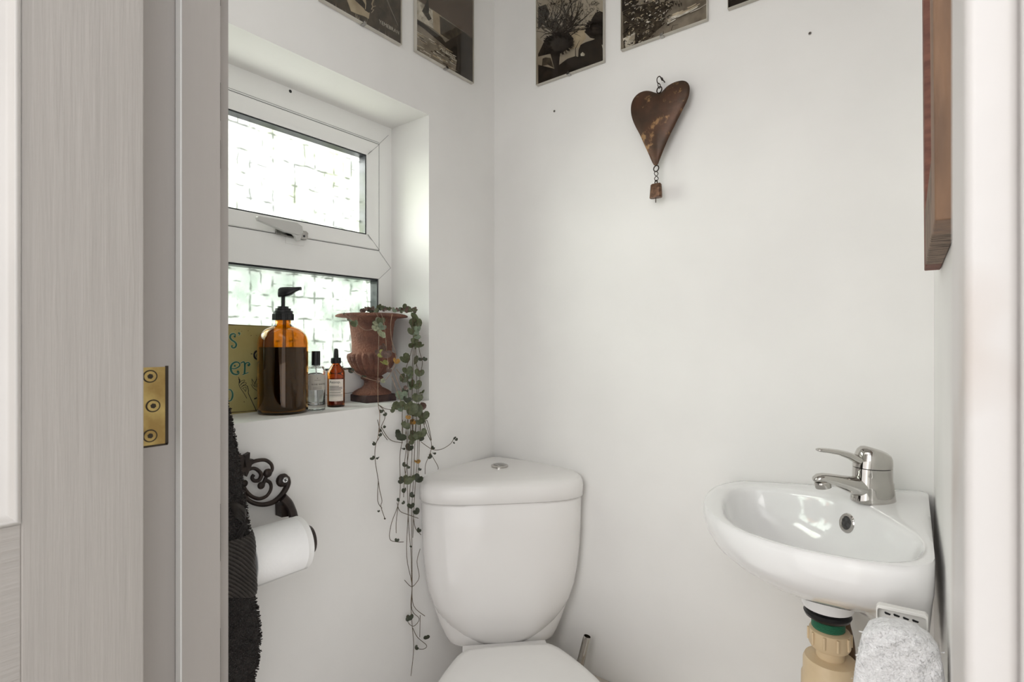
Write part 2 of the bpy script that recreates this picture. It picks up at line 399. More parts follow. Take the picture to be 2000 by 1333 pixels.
# ------------------------------------------------------------------ open panelled door
door = sroot('door_1', (.36, YH - .003, 0))
y1 = YH - .004; ys = y1 - .0825; ye = y1 - .63; x0, x1 = .361, .395
zb = X(49, 1022, x1).z
w = MB(); w.box((x0, ys, .01), (x1, y1, 1.98)); w.box((x0, ye, .01), (x1, ye + .09, 1.98)); w.build('stile', M['doorp'], door, bevel=.001)
w = MB(); w.box((x0, ye + .09, .01), (x1 - .0002, ys, zb)); w.box((x0, ye + .09, 1.88), (x1 - .0002, ys, 1.98)); w.build('rail', M['railp'], door, bevel=.0008)
w = MB(); w.box((x0 + .01, ye + .09, zb), (x1 - .016, ys, 1.88)); w.build('panel', M['doorp'], door)
w = MB()      # ovolo moulding mitred round the panel
prof = [(0, .0), (.0015, .0018), (.003, .0016), (.004, .0), (.0055, -.002), (.0085, -.006), (.012, -.0095), (.0145, -.0125), (.0150, -.016)]
ya, yb, za, zt = ys, ye + .09, zb, 1.88
ring = []
for (o_, d_) in prof:
    ring.append([V((x1 + d_, ya - o_, za + o_)), V((x1 + d_, ya - o_, zt - o_)), V((x1 + d_, yb + o_, zt - o_)), V((x1 + d_, yb + o_, za + o_))])
w.loft(ring, 0, False, False)
w.build('moulding', M['mould'], door, smooth=60)
w = MB(); w.tube([(x1, ye + .045, 1.0), (x1 + .05, ye + .045, 1.0)], .01); w.ball((x1 + .055, ye + .045, 1.0), .026); w.build('door_knob', M['brass'], door)

# ------------------------------------------------------------------ window
WX = -.139
win = sroot('window_1', (WX, -.55, SZ))
fr = MB(); xb = WX - .06
fr.box((xb, -.292, SZ), (WX, RY, RT)); fr.box((xb, RL, SZ), (WX, -.82, RT))
fr.box((xb, -.82, 1.5995), (WX, -.292, RT)); fr.box((xb, -.82, SZ), (WX, -.292, 1.031)); fr.box((xb, -.82, 1.2575), (WX + .0004, -.292, 1.3285))
def strip(mb, a, b, wd, m, nx=.0005):
    a, b = V(a), V(b); t = (b - a).normalized(); n = V((0, -t.z, t.y)) * wd / 2
    mb.prism([a - n, a + n, b + n, b - n], (nx, 0, 0), m)
fx = WX + .0002
strip(fr, (fx, -.292, 1.3285), (fx, -.2545, 1.2895), .0012, 1); strip(fr, (fx, -.292, 1.2575), (fx, -.2545, 1.2895), .0010, 1)
strip(fr, (fx, -.292, 1.600), (fx, -.262, 1.632), .0010, 1); strip(fr, (fx, -.86, .975), (fx, -.292, .975), .0012, 1)
strip(fr, (fx, -.82, 1.6035), (fx, -.292, 1.6035), .0010, 1)
strip(fr, (fx, -.2926, 1.3285), (fx, -.2926, 1.5995), .0020, 3); strip(fr, (fx, -.82, 1.5990), (fx, -.2926, 1.5990), .0018, 3)
for (px, py) in ((567, 178),):
    fr.lathe([(.0035, 0), (.0035, .0006)], X(px, py, WX), 12, 2, ax=(1, 0, 0))
frame = fr.build('window_frame', [M['upvc'], M['line'], M['black'], M['gasket']], win, bevel=.004, seg=3)
ss = MB(); sx = WX + .004
def ringframe(mb, ya, yb, za, zb_, wd, xf, xk, m=0, slope=.006):
    # mitred frame with the inner edge sloping back
    rr = []
    for (o_, d_) in ((0, xk), (0, xf - .002), (.002, xf), (wd * .55, xf), (wd, xf - slope), (wd, xk)):
        rr.append([V((d_, ya + o_, za + o_)), V((d_, yb - o_, za + o_)), V((d_, yb - o_, zb_ - o_)), V((d_, ya + o_, zb_ - o_))])
    mb.loft(rr + [rr[0]], m, False, False)
ringframe(ss, -.8185, -.2937, 1.330, 1.598, .0345, sx, WX - .05)
for (a, b) in (((-.2937, 1.330), (-.3282, 1.3645)), ((-.2937, 1.598), (-.3282, 1.5635))):
    strip(ss, (sx - .002, a[0], a[1]), (sx - .003, b[0], b[1]), .0008, 1, .0028)
sash = ss.build('top_sash', [M['upvc'], M['line']], win, smooth=30)
g = MB(); ringframe(g, -.785, -.3275, 1.3635, 1.5645, .004, WX - .003, WX - .028, 0, .0005); g.build('gasket', M['gasket'], sash, smooth=0)['label'] = 'dark grey rubber gasket'
p = MB(); p.box((WX - .030, -.786, 1.3625), (WX - .027, -.3265, 1.5655)); p.build('glass_pane', M['paneU'], sash, smooth=0)['label'] = 'bright obscure glass with woven pattern'
g = MB(); ringframe(g, -.82, -.292, 1.031, 1.2575, .004, WX - .002, WX - .030, 0, .0005)
g.build('gasket', M['gasket'], frame, smooth=0)
p = MB(); p.box((WX - .032, -.82, 1.031), (WX - .029, -.292, 1.2575)); p.build('glass_pane', M['paneL'], frame, smooth=0)['label'] = 'greenish obscure glass with woven pattern'
# dark gap round the sash
g = MB(); ringframe(g, -.8200, -.2919, 1.3285, 1.5996, .0022, WX - .004, WX - .03, 0, .0005); g.build('seal', M['gasket'], frame, smooth=0)
# cockspur handle
h = MB(); hx = sx
P = lambda px, py, x=hx: X(px, py, x)
pl = [P(537, 444), P(541, 441), P(596, 452), P(600, 456), P(599, 467), P(595, 469), P(540, 458), P(537, 455)]
h.prism(pl, (.005, 0, 0), 0)
for q in ((545, 448), (554, 450), (594, 461)): h.lathe([(.0028, 0), (.0022, .0012)], P(*q, hx + .005), 12, 1, ax=(1, 0, 0))
hb = h.build('window_handle', [M['chromed'], M['gasket']], sash, bevel=.0008)
M['lever'] = mat('pale_lever_metal', (.60, .60, .585), .35, .5, var=.05)
h = MB(); hx2 = hx + .014
bar = [P(498, 424, hx2), P(503, 423, hx2), P(576, 436, hx2), P(586, 443, hx2), P(588, 456, hx2), P(578, 460, hx2), P(552, 453, hx2), P(500, 431, hx2)]
h.prism(bar, (.010, 0, 0)); h.prism([P(562, 451, hx2), P(588, 455, hx2), P(583, 471, hx2), P(576, 471, hx2), P(573, 462, hx2)], (.008, 0, 0))
c = P(578, 452, hx); h.tube([c, c + V((.018, 0, 0))], .007, 12)
h.build('lever', M['lever'], hb, bevel=.0012)
h = MB(); h.prism([P(556, 462, WX), P(594, 470, WX), P(593, 481, WX), P(557, 475, WX)], (.003, 0, 0)); h.build('strike_pad', M['upvc'], frame, bevel=.0006)

# outdoors
hd = MB()
for i in range(6000):
    c = V((-2.3 + R.gauss(0, .16), R.uniform(-2.2, 2.4), R.uniform(.1, 1.42) + R.gauss(0, .05)))
    n = V((1, R.gauss(0, .7), R.gauss(0, .7))).normalized(); a = n.orthogonal().normalized() * R.uniform(.015, .035); b = n.cross(a) * .7
    hd.poly([c - a, c + b, c + a, c - b])
o = hd.build('garden_hedge', M['hedge'], origin=(-2.3, 0, 0), smooth=0, recalc=False); o['kind'] = 'stuff'
o['label'] = 'pale green hedge leaves blurred behind the window glass'; o['category'] = 'hedge'
w = MB(); w.box((-4, -3, -.08), (-.26, 3, -.02)); struct('ground', w, M['bounce_ground'], smooth=0)

# ================================================================== TOILET (faces out of the corner)
ED = V((1, -1, 0)) / sqrt(2); ES = V((1, 1, 0)) / sqrt(2)
def T(d, s, z): return V((0, 0, z)) + ED * d + ES * s
toi = thing('toilet', 'white corner toilet with lidded wedge shaped cistern below the window', 'toilet', T(.40, 0, 0))
def outline(hw, df, nseg=28, clear=.011, ps=.62, back=.02):
    """wedge plan: rounded apex, straight sides, full curved front"""
    pts = []; ds = hw + clear - .018
    for i in range(nseg + 1):
        t = -pi / 2 + pi * i / nseg
        s_ = (1 if sin(t) >= 0 else -1) * abs(sin(t)) ** ps * hw
        d_ = ds + (df - ds) * abs(cos(t)) ** ps
        pts.append((d_, s_))
    for i in range(1, 7): k = i / 7; pts.append((ds + (clear + back - ds) * k, hw + (back - hw) * k))
    pts += [(clear + back, back), (clear + back * .6, back * .55), (clear + back * .45, 0), (clear + back * .6, -back * .55), (clear + back, -back)]
    for i in range(1, 7): k = i / 7; pts.append((clear + back + (ds - clear - back) * k, -(back + (hw - back) * k)))
    return pts
def ringT(o_, z, cl=0): return [T(d, s, z) for d, s in o_]
def zdip(o_, z, amp): return [T(d, s, z) for d, s in o_]
c = MB()
levels = [(.376, .080, .236), (.388, .103, .243), (.405, .124, .250), (.425, .143, .2555), (.45, .160, .260), (.475, .172, .2625), (.51, .181, .2645), (.55, .187, .268), (.60, .1915, .2705), (.66, .194, .272), (.718, .195, .2725), (.7225, .1925, .270)]
c.loft([ringT(outline(hw, df), z) for z, hw, df in levels])
cist = c.build('cistern', M['china'], toi, smooth=60)
# soft shoulder line where the bowl-shaped front meets the narrow foot
c = MB(); c.loft([ringT(outline(hw, df, ps=.55), z) for z, hw, df in [(.372, .134, .231), (.376, .138, .234), (.392, .145, .2345), (.42, .156, .2345), (.45, .165, .234), (.48, .172, .232), (.50, .174, .228)]]); c.build('cistern_foot', M['china'], cist, smooth=60)
c = MB()
lid = [(.7245, .196, .274), (.727, .199, .2775), (.752, .199, .2775), (.762, .1975, .2755), (.7685, .194, .271), (.7725, .188, .264), (.775, .178, .253), (.7770, .155, .230), (.7785, .11, .19)]
rings = [ringT(outline(hw, df, back=.02), z) for z, hw, df in lid]
c.loft(rings); c.build('cistern_lid', M['china'], toi, smooth=60)
bc = Z(976, 911, .7795)
c = MB(); c.lathe([(.0215, -.002), (.0215, .0025), (.019, .0045), (.0165, .0045)], bc, 32); fb = c.build('flush_button', M['chrome'], toi)
c = MB(); c.lathe([(.0160, .002), (.0160, .0050), (.014, .0058)], bc, 32); c.build('button_plate', M['chromed'], fb)
def oval(d0, d1, hb, hw, n=40, q=.5):
    """seat plan: short straight back edge, swelling sides, round front"""
    pts = []
    for i in range(n + 1):
        t = i / n; a = -pi * .5 + pi * t
        dm = d0 + (d1 - d0) * .52
        pts.append((dm + (d1 - dm) * cos(a), hw * sin(a)))
    k = 12
    for i in range(1, k + 1):
        t = i / k; e = t * t * (3 - 2 * t)
        pts.append((dm + (d0 + .022 - dm) * t, hw + (hb + .022 - hw) * (t ** 1.7)))
    pts += [(d0 + .008, hb + .010), (d0, hb), (d0 - .003, hb * .5), (d0 - .004, 0), (d0 - .003, -hb * .5), (d0, -hb), (d0 + .008, -hb - .010)]
    for i in range(k, 0, -1):
        t = i / k
        pts.append((dm + (d0 + .022 - dm) * t, -(hw + (hb + .022 - hw) * (t ** 1.7))))
    return pts
def shr(o_, f, cd): return [(cd + (d - cd) * f, s * f) for d, s in o_]
so = oval(.312, .735, .092, .182)
c = MB(); c.loft([ringT(shr(so, f, .52), z) for f, z in ((.955, .404), (.995, .406), (1, .411), (.995, .418), (.97, .4225), (.9, .4255), (.7, .4275), (.3, .4285))]); c.build('seat_lid', M['seat'], toi, smooth=60)
c = MB(); c.loft([ringT(shr(so, f, .52), z) for f, z in ((.94, .388), (.985, .389), (.99, .394), (.985, .401), (.94, .4025))]); c.build('seat', M['seat'], toi, smooth=60)
bo = oval(.318, .72, .088, .165)
c = MB(); c.loft([ringT(shr(bo, f, cd), z) for f, cd, z in ((.58, .40, 0), (.56, .40, .03), (.53, .40, .12), (.62, .42, .2), (.82, .455, .29), (.95, .47, .35), (.985, .475, .372), (.99, .475, .385))])
c.loft([[T(d, s, z) for d, s in ((.09, -.070), (.345, -.104), (.345, .104), (.09, .070))] for z in (.25, .3715)])
c.loft([[T(d, s, z) for d, s in ((.243, -.098), (.345, -.103), (.345, .103), (.243, .098))] for z in (.365, .387)])
c.build('bowl', M['china'], toi, smooth=60)
for s in (-1, 1):
    c = MB(); c.tube([T(.306, s * .058, .392), T(.306, s * .098, .392)], .011, 12); c.build('seat_hinge', M['seat'], toi)
    
# ================================================================== BASIN
def rimz(x): return .8165 + .105 * (x - .665)
def onrim(px, py, off=0.):
    # meets the slightly crooked rim plane
    n = V((-.105, 0, 1)); return HIT(px, py, V((.665, 0, .8165 + off)), n)
BC = V((.805, -.205, 0))
outer = [V((.655, -.004, 0)), V((.630, -.045, 0)), V((.6235, -.100, 0)), V((.634, -.165, 0)), V((.660, -.235, 0)), V((.702, -.300, 0)), V((.758, -.355, 0)), V((.822, -.390, 0)), V((.885, -.405, 0)), V((.932, -.404, 0)), V((.960, -.388, 0))]
outer = spline(outer, 8) + [V((.9645, -.370, 0)), V((.9625, -.19, 0)), V((.961, -.02, 0)), V((.957, -.006, 0)), V((.948, -.004, 0)), V((.80, -.004, 0))]
inn_px = [(1414, 972), (1412, 990), (1422, 1012), (1475, 1050), (1560, 1075), (1650, 1092), (1730, 1098), (1782, 1092), (1803, 1076), (1800, 1057), (1770, 1032), (1700, 992), (1650, 974), (1560, 958), (1480, 950), (1435, 954)]
inner = [onrim(*q) for q in inn_px]
inner = spline(inner + [inner[0]], 8)[:-1]
def radial(poly, a):
    d = V((cos(a), sin(a), 0)); best = 0
    n = len(poly)
    for i in range(n):
        p, q = poly[i] - BC, poly[(i + 1) % n] - BC
        ex, ey = q.x - p.x, q.y - p.y
        den = d.x * ey - d.y * ex
        if abs(den) < 1e-12: continue
        t = (p.x * ey - p.y * ex) / den; u = (p.x * d.y - p.y * d.x) / den
        if t > 0 and -1e-6 <= u <= 1 + 1e-6: best = max(best, t)
    return best
NB = 128
RO = [radial(outer, 2 * pi * i / NB) for i in range(NB)]
RI = [radial(inner, 2 * pi * i / NB) for i in range(NB)]
RI = [(RI[i - 2] + 2 * RI[i - 1] + 3 * RI[i] + 2 * RI[(i + 1) % NB] + RI[(i + 2) % NB]) / 9 for i in range(NB)]
RI = [min(RI[i], RO[i] - .010) for i in range(NB)]
TC = D(1616, 1190, .865); TC.z = 0
bas = thing('wash_basin', 'small white ceramic corner basin mounted below the chrome mixer tap', 'basin', (.84, -.15, .70))
def bring(kind, f, dz, cmix=0.):
    ring = []
    for i in range(NB):
        a = 2 * pi * i / NB; d = V((cos(a), sin(a), 0))
        ro, ri = RO[i], RI[i]
        p = BC + d * ro
        wall = max(0, 1 - min(p.y * -1 - .004, .966 - p.x) / .03)     # 1 on the two wall sides
        if kind == 'o':
            ff = 1 - (1 - f) * (1 - .84 * max(0., min(1., wall)))
            q = BC.lerp(TC, cmix) + d * (ro * ff)
            # keep behind walls
            q.x = min(q.x, .9635); q.y = min(q.y, -.004)
        elif kind == 'r': q = BC + d * (ro + (ri - ro) * f)
        else: q = BC.lerp(TC, cmix * .35) + d * (ri * f)
        q.z = rimz(q.x) + dz
        ring.append(q)
    return ring
b = MB()
rings = [bring('o', .16, -.136, 1), bring('o', .30, -.131, .8), bring('o', .47, -.116, .5), bring('o', .64, -.097, .25), bring('o', .79, -.077, .1), bring('o', .90, -.058), bring('o', .96, -.042), bring('o', .985, -.029), bring('o', 1.0, -.016), bring('o', .997, -.009), bring('o', .988, -.004), bring('r', .10, -.0008), bring('r', .3, 0), bring('r', .6, 0.0),
         bring('r', .88, -.0005), bring('i', 1.0, -.003), bring('i', .975, -.010), bring('i', .93, -.028), bring('i', .86, -.050, .1), bring('i', .74, -.070, .2), bring('i', .58, -.086, .4), bring('i', .38, -.097, .7), bring('i', .2, -.102, 1), bring('i', .05, -.103, 1)]
b.loft(rings)
b.build('bowl', M['chinab'], bas, smooth=60)
from mathutils.bvhtree import BVHTree
bowl_tree = BVHTree.FromPolygons(b.v, b.f)
dr = BC.lerp(TC, .35)
b2 = MB(); b2.lathe([(.021, -.004), (.021, .0015), (.0185, .0028), (.0165, .0008), (.004, -.001)], (dr.x, dr.y, rimz(dr.x) - .1025), 28); b2.build('drain', M['chrome'], bas)
zr = rimz(TC.x)
b = MB(); b.lathe([(.050, -.118), (.044, -.140), (.039, -.160), (.037, -.1665)], (TC.x, TC.y, zr), 32); b.build('outlet_boss', M['chinab'], bas)
# overflow ring on the back of the bowl
oc, on, _, _ = bowl_tree.ray_cast(CAM, ray(1655, 1022).normalized())
if on.dot(CAM - oc) < 0: on = -on
b = MB(); b.lathe([(.0160, -.008), (.0160, .0012), (.0145, .0028), (.0110, .0028), (.0098, .0004), (.0098, -.004)], oc, 32, ax=on); ov = b.build('overflow_ring', M['chrome'], bas)
b = MB(); b.lathe([(.0100, -.006), (.0100, .0010)], oc, 24, ax=on); b.build('overflow_hole', M['overflow'], ov)

# ---- mixer tap (stands on the deck, spout along the basin diagonal)
tO = onrim(1705, 978); s_ = (tO - CAM).dot(FWD) / F
U = -RGT; W_ = -FWD
def tp(px, py, wpx=0.): return tO + U * ((1705 - px) * s_) + UP * ((978 - py) * s_) + W_ * (wpx * s_)
tap = thing('mixer_tap', 'chrome single lever mixer tap standing on the corner of the basin', 'tap', tO)
def ell(cx_, cy_, hu, hw_, n=28, tilt=0.): return [tp(cx_ + hu * cos(2 * pi * j / n), cy_ - tilt * cos(2 * pi * j / n), hw_ * sin(2 * pi * j / n)) for j in range(n)]
t = MB(); t.loft([ell(1705, 978.5, 40, 33), ell(1705, 975, 40, 33), ell(1705, 969, 39, 32), ell(1705, 952, 37.5, 31), ell(1704.5, 941, 36.5, 30.5), ell(1704, 939, 35.5, 30), ell(1704, 925, 35, 30), ell(1704, 913, 34.5, 30)])
t.build('tap_body', M['chrome'], tap, smooth=50)
t = MB()
for_sp = [(1700, 954, 24, 26), (1682, 952, 22, 24), (1664, 948.5, 18, 20), (1645, 942.5, 14, 17), (1625, 937, 11.5, 15.5), (1608, 934, 10, 15), (1598, 934, 8.5, 13), (1591, 936, 5, 9), (1588.5, 937.5, 1.5, 3)]
t.loft([[tp(cx_, cy_ - hv * sin(2 * pi * j / 24), hw_ * cos(2 * pi * j / 24)) for j in range(24)] for cx_, cy_, hv, hw_ in for_sp]); t.build('spout', M['chrome'], tap, smooth=60)
t = MB(); t.lathe([(13.5 * s_, 0), (14.5 * s_, 3 * s_), (14.5 * s_, 12 * s_), (13 * s_, 13 * s_)], tp(1605.5, 940), 28, ax=(-UP - U * .22)); t.build('aerator', M['chrome'], tap)
t = MB(); t.loft([ell(1704, 911.5, 34.5, 30.5), ell(1704.5, 905, 34.5, 31), ell(1705, 896, 33.5, 30), ell(1705, 887, 30.5, 28, tilt=-2), ell(1703, 880, 25, 23, tilt=-3), ell(1700, 875, 17, 16, tilt=-3), ell(1698, 873, 8, 8, tilt=-2)])
lev = [(1704, 903, 13, 22), (1688, 902, 12.5, 18), (1672, 897, 9.5, 14), (1655, 889, 7, 11), (1635, 883, 5.2, 9.5), (1615, 880, 4.6, 9.5), (1602, 879, 4, 9), (1596, 878.5, 2.5, 6), (1594, 878.5, .8, 2)]
t.loft([[tp(cx_, cy_ - hv * sin(2 * pi * j / 20), hw_ * cos(2 * pi * j / 20)) for j in range(20)] for cx_, cy_, hv, hw_ in lev]); t.build('lever', M['chrome'], tap, smooth=60)

# ---- waste pipe and bottle trap
def tz(py): return CAM.z - (py - CY) / F * .865
wst = thing('bottle_trap', 'cream plastic bottle trap with green threaded neck hanging under the basin', 'waste pipe', (TC.x, TC.y, tz(1360)))
k_ = .865 / F
def lz(profpx): return [(r * k_, tz(py)) for r, py in profpx]
b = MB(); b.lathe(lz([(38, 1193), (41.5, 1197), (39, 1203), (31, 1208)]), (TC.x, TC.y, 0), 32); b.build('washer', M['black'], wst)
b = MB()
pr = [(26, 1205)]
for i in range(9): pr += [(29, 1207 + i * 3.4), (27.2, 1208.7 + i * 3.4)]
b.lathe(lz(pr + [(26, 1240)]), (TC.x + .001, TC.y, 0), 32); b.build('threaded_tail', M['green'], wst, smooth=20)['label'] = 'green threaded tailpiece'
b = MB(); b.lathe(lz([(30, 1226), (35, 1229), (36, 1256), (33, 1262), (26, 1263)]), (TC.x + .003, TC.y, 0), 40)
for i in range(10):
    a = 2 * pi * i / 10 + .2; p = V((TC.x + .003 + 36 * k_ * cos(a), TC.y + 36 * k_ * sin(a), 0))
    b.tube([p + V((0, 0, tz(1254))), p + V((0, 0, tz(1231)))], .0022, 6)
b.build('collar_nut', M['cream'], wst)
b = MB(); b.lathe(lz([(25, 1258), (24, 1286)]), (TC.x + .004, TC.y, 0), 32)
b.lathe(lz([(30, 1281), (44, 1284), (47, 1291), (47, 1318), (50, 1322), (50.5, 1350), (47, 1353), (46, 1420), (40, 1460)]), (TC.x + .004, TC.y, 0), 40)
b.build('trap_body', M['cream'], wst)
b = MB(); b.tube([(TC.x + .03, TC.y, tz(1390)), (TC.x + .06, TC.y + .03, tz(1390)), (TC.x + .06, -.08, tz(1390)), (TC.x + .06, .0, tz(1390))], .02, 16); b.build('outlet_pipe', M['cream'], wst)
hs = thing('supply_hose', 'thin brown supply hoses hanging behind the cream waste pipe', 'hose', D(1660, 1290, .90))
b = MB(); b.tube(spline([D(1648, 1180, .92), D(1652, 1215, .92), D(1661, 1255, .92), D(1663, 1290, .93), D(1658, 1345, .95)], 5), .0062, 10); b.build('hose', M['hose'], hs)
b = MB(); b.tube(spline([D(1640, 1190, .95), D(1645, 1225, .95), D(1655, 1262, .94), D(1660, 1300, .94), D(1662, 1345, .95)], 5), .0055, 10); b.build('hose', M['cream'], hs)

# ================================================================== WHITE TOWEL on its slotted bracket
YB = CAM.y + .738
br = thing('towel_bracket', 'white plastic slotted bracket tucked under the front of the basin', 'bracket', Y(1762, 1240, YB))
b = MB(); q = lambda px, py, dy=0: Y(px, py, YB + dy)
b.prism([q(1712, 1181), q(1717, 1177), q(1808, 1197), q(1813, 1203), q(1813, 1240), q(1712, 1240)], (0, .003, 0))
b.prism([q(1712, 1181), q(1716, 1176), q(1807, 1196), q(1813, 1202), q(1813, 1230), q(1810, 1230), q(1808, 1205), q(1803, 1202), q(1717, 1183), q(1715, 1186), q(1715, 1230), q(1712, 1230)], (0, -.008, 0))
b.build('plate', M['vent'], br, bevel=.0006)
b = MB()
for (a0, a1, y0) in ((1727, 1740, 1196), (1744.5, 1758, 1200), (1763, 1776, 1206), (1781, 1795, 1211)):
    b.prism([q(a0, y0, -.0005), q(a0 + 2, y0 - 1, -.0005), q(a1, y0 + 4, -.0005), q(a1 - 2, y0 + 6.5, -.0005), q(a0 + 2, y0 + 3.5, -.0005)], (0, .001, 0))
b.build('slots', M['black'], br)

def tufts(mb, tris, count, ln, wd, rnd, m=0, droop=0., lnv=.5):
    """short pile loops standing on a surface: tris = list of (a,b,c)"""
    ar = []; tot = 0
    for a, b_, c_ in tris:
        tot += (b_ - a).cross(c_ - a).length / 2; ar.append(tot)
    import bisect
    for i in range(count):
        k = bisect.bisect(ar, rnd.random() * tot); k = min(k, len(tris) - 1)
        a, b_, c_ = tris[k]; u, v = rnd.random(), rnd.random()
        if u + v > 1: u, v = 1 - u, 1 - v
        p = a + (b_ - a) * u + (c_ - a) * v
        n = (b_ - a).cross(c_ - a).normalized()
        n = (n + V((rnd.gauss(0, .45), rnd.gauss(0, .45), rnd.gauss(0, .45) - droop))).normalized()
        t_ = n.orthogonal().normalized(); ang = rnd.random() * pi; t_ = t_ * cos(ang) + n.cross(t_) * sin(ang)
        l_ = ln * (1 - lnv * rnd.random()); q_ = n.cross(t_)
        mb.add([p - t_ * wd, p + t_ * wd, p + t_ * wd * .6 + n * l_ + q_ * wd, p - t_ * wd * .6 + n * l_ - q_ * wd], [(0, 1, 2, 3)], m)
def gridtris(g):
    out = []
    for i in range(len(g) - 1):
        for j in range(len(g[0]) - 1):
            a, b_, c_, d_ = g[i][j], g[i][j + 1], g[i + 1][j + 1], g[i + 1][j]
            out += [(a, b_, c_), (a, c_, d_)]
    return out

tw = thing('hand_towel', 'fluffy white hand towel hanging from the slotted bracket under the basin', 'towel', Y(1760, 1420, CAM.y + .69))
edgeL = [(1714, 1212), (1695, 1219), (1684, 1236), (1678, 1260), (1671, 1295), (1666, 1333), (1662, 1400), (1662, 1450)]
edgeR = [(1735, 1212), (1782, 1222), (1813, 1240), (1832, 1262), (1841, 1295), (1846, 1333), (1850, 1400), (1850, 1450)]
edgeL = lerpseq([V((*q_, 0)) for q_ in edgeL], 4); edgeR = lerpseq([V((*q_, 0)) for q_ in edgeR], 4)
YT = CAM.y + .690
rings = []; gfront = []
for i, (l, r) in enumerate(zip(edgeL, edgeR)):
    k = min(1, i / 9.); hh = .008 + .013 * sin(k * pi / 2)
    ring = []; n = 28
    for j in range(n):
        a = 2 * pi * j / n
        cx = (l.x + r.x) / 2 - (r.x - l.x) / 2 * cos(a); py = l.y + (r.y - l.y) * (1 - cos(a)) / 2
        p = Y(cx, py, YT)
        # superelliptic thickness; front is -y
        e = abs(sin(a)) ** .6 * (1 if sin(a) > 0 else -1)
        p.y += -e * hh + .002 * sin(cx * .11 + i)
        ring.append(p)
    rings.append(ring); gfront.append(ring[:n // 2 + 1])
mb = MB(); mb.loft(rings); tufts(mb, gridtris(gfront), 11000, .0046, .0007, random.Random(3), 0, .2)
mb.build('front_fold', M['towelW'], tw, smooth=60, recalc=False)
mb = MB(); rr = []
for (l, r, py) in ((1842, 1862, 1266), (1839, 1866, 1272), (1838, 1869, 1300), (1840, 1874, 1345), (1840, 1878, 1450)):
    n = 16; ring = []
    for j in range(n):
        a = 2 * pi * j / n; p = Y((l + r) / 2 - (r - l) / 2 * cos(a), py, YT + .035); p.y -= .010 * sin(a); p.x = min(p.x, .9655); ring.append(p)
    rr.append(ring)
mb.loft(rr); mb.build('back_fold', M['towelW'], tw, smooth=60)

# ================================================================== CHROME PIPE behind the seat
pb = V((.297, -.055, .283)); ptop = HIT(1147, 1243, pb, FWD)
pp = thing('chrome_pipe', 'open ended chrome tube leaning up beside the toilet seat', 'pipe', pb)
ax_ = (ptop - pb).normalized(); r0 = .0092
mb = MB(); ln_ = (ptop - pb).length
mb.lathe([(r0, 0), (r0, ln_ - .001), (r0 * .97, ln_), (r0 * .86, ln_), (r0 * .84, ln_ - .004), (r0 * .84, ln_ - .03)], pb, 24, 0, ax=ax_)
mb.build('tube', M['chrome'], pp)
mb = MB(); mb.lathe([(r0 * .835, ln_ - .012), (r0 * .835, ln_ - .010)], pb, 24, 0, ax=ax_); mb.build('bore', M['brassd'], pp)['label'] = 'dark hollow of the tube'

# ================================================================== HEART
YHt = -.026
def hp(zx, zy, y=YHt): return Y(1180 + zx / 4.596, 130 + zy / 4.596, y)
ht = thing('heart_ornament', 'rusty metal heart with a little bell hanging on the back wall', 'ornament', hp(480, 500))
ol = [(490, 240), (520, 222), (560, 180), (610, 148), (660, 130), (705, 124), (742, 136), (763, 165), (768, 205), (760, 260), (740, 315), (710, 375), (670, 455), (625, 545), (585, 625), (550, 705), (520, 780), (495, 845), (482, 878), (462, 889), (444, 880), (425, 845), (395, 775), (360, 700), (320, 610), (280, 535), (255, 475), (242, 420), (240, 365), (250, 315), (275, 270), (315, 235), (365, 217), (410, 218), (455, 232)]
cen = V((475, 400, 0))
oo = spline([V((*q_, 0)) for q_ in ol] + [V((*ol[0], 0))], 3)[:-1]
mb = MB(); rings = []
for f, dy in ((.0, .008), (.25, .0079), (.5, .0072), (.72, .0058), (.87, .0037), (.96, .0017), (1., 0), (.96, -.0017), (.87, -.0037), (.72, -.0058), (.5, -.0072), (.25, -.0079), (.0, -.008)):
    f = max(f, .02)
    rings.append([hp(*(cen + (q_ - cen) * f).xy, YHt + .0 + dy) for q_ in oo])
mb.loft(rings[::-1])
hb_ = mb.build('heart', M['rust'], ht, smooth=60)
def ringtube(mb, c, r, tr, nrm, m=0):
    nrm = V(nrm).normalized(); a = nrm.orthogonal().normalized(); b_ = nrm.cross(a)
    pts = [V(c) + a * r * cos(2 * pi * i / 16) + b_ * r * sin(2 * pi * i / 16) for i in range(17)]
    mb.tube(pts, tr, 6, m, caps=False)
sc_ = 1 / 4.596 * .0012
pxm = (hp(600, 500) - hp(500, 500)).length / 100
mb = MB(); ringtube(mb, hp(495, 208), 26 * pxm, 5 * pxm, (0.3, 1, 0)); mb.build('hanging_ring', M['wire'], ht)
mb = MB(); mb.tube(spline([hp(494, 196), hp(483, 168), hp(488, 148), hp(500, 158), hp(505, 178), hp(497, 196)], 4), 3.6 * pxm, 6); mb.build('link', M['wire'], ht)
mb = MB(); ringtube(mb, hp(467, 914), 25 * pxm, 5 * pxm, (0.2, 1, 0)); mb.build('hanging_ring', M['wire'], ht)
mb = MB(); mb.tube(spline([hp(462, 935), hp(450, 960), hp(468, 982), hp(484, 960), hp(470, 938)], 4), 3.4 * pxm, 6); mb.tube(spline([hp(468, 980), hp(452, 1005), hp(466, 1030), hp(486, 1003), hp(468, 980)], 4), 3.4 * pxm, 6); mb.build('link', M['wire'], ht)
mb = MB(); ringtube(mb, hp(466, 1037), 16 * pxm, 5 * pxm, (0.6, 1, 0)); mb.build('hanging_ring', M['wire'], ht)
mb = MB()
bl = []
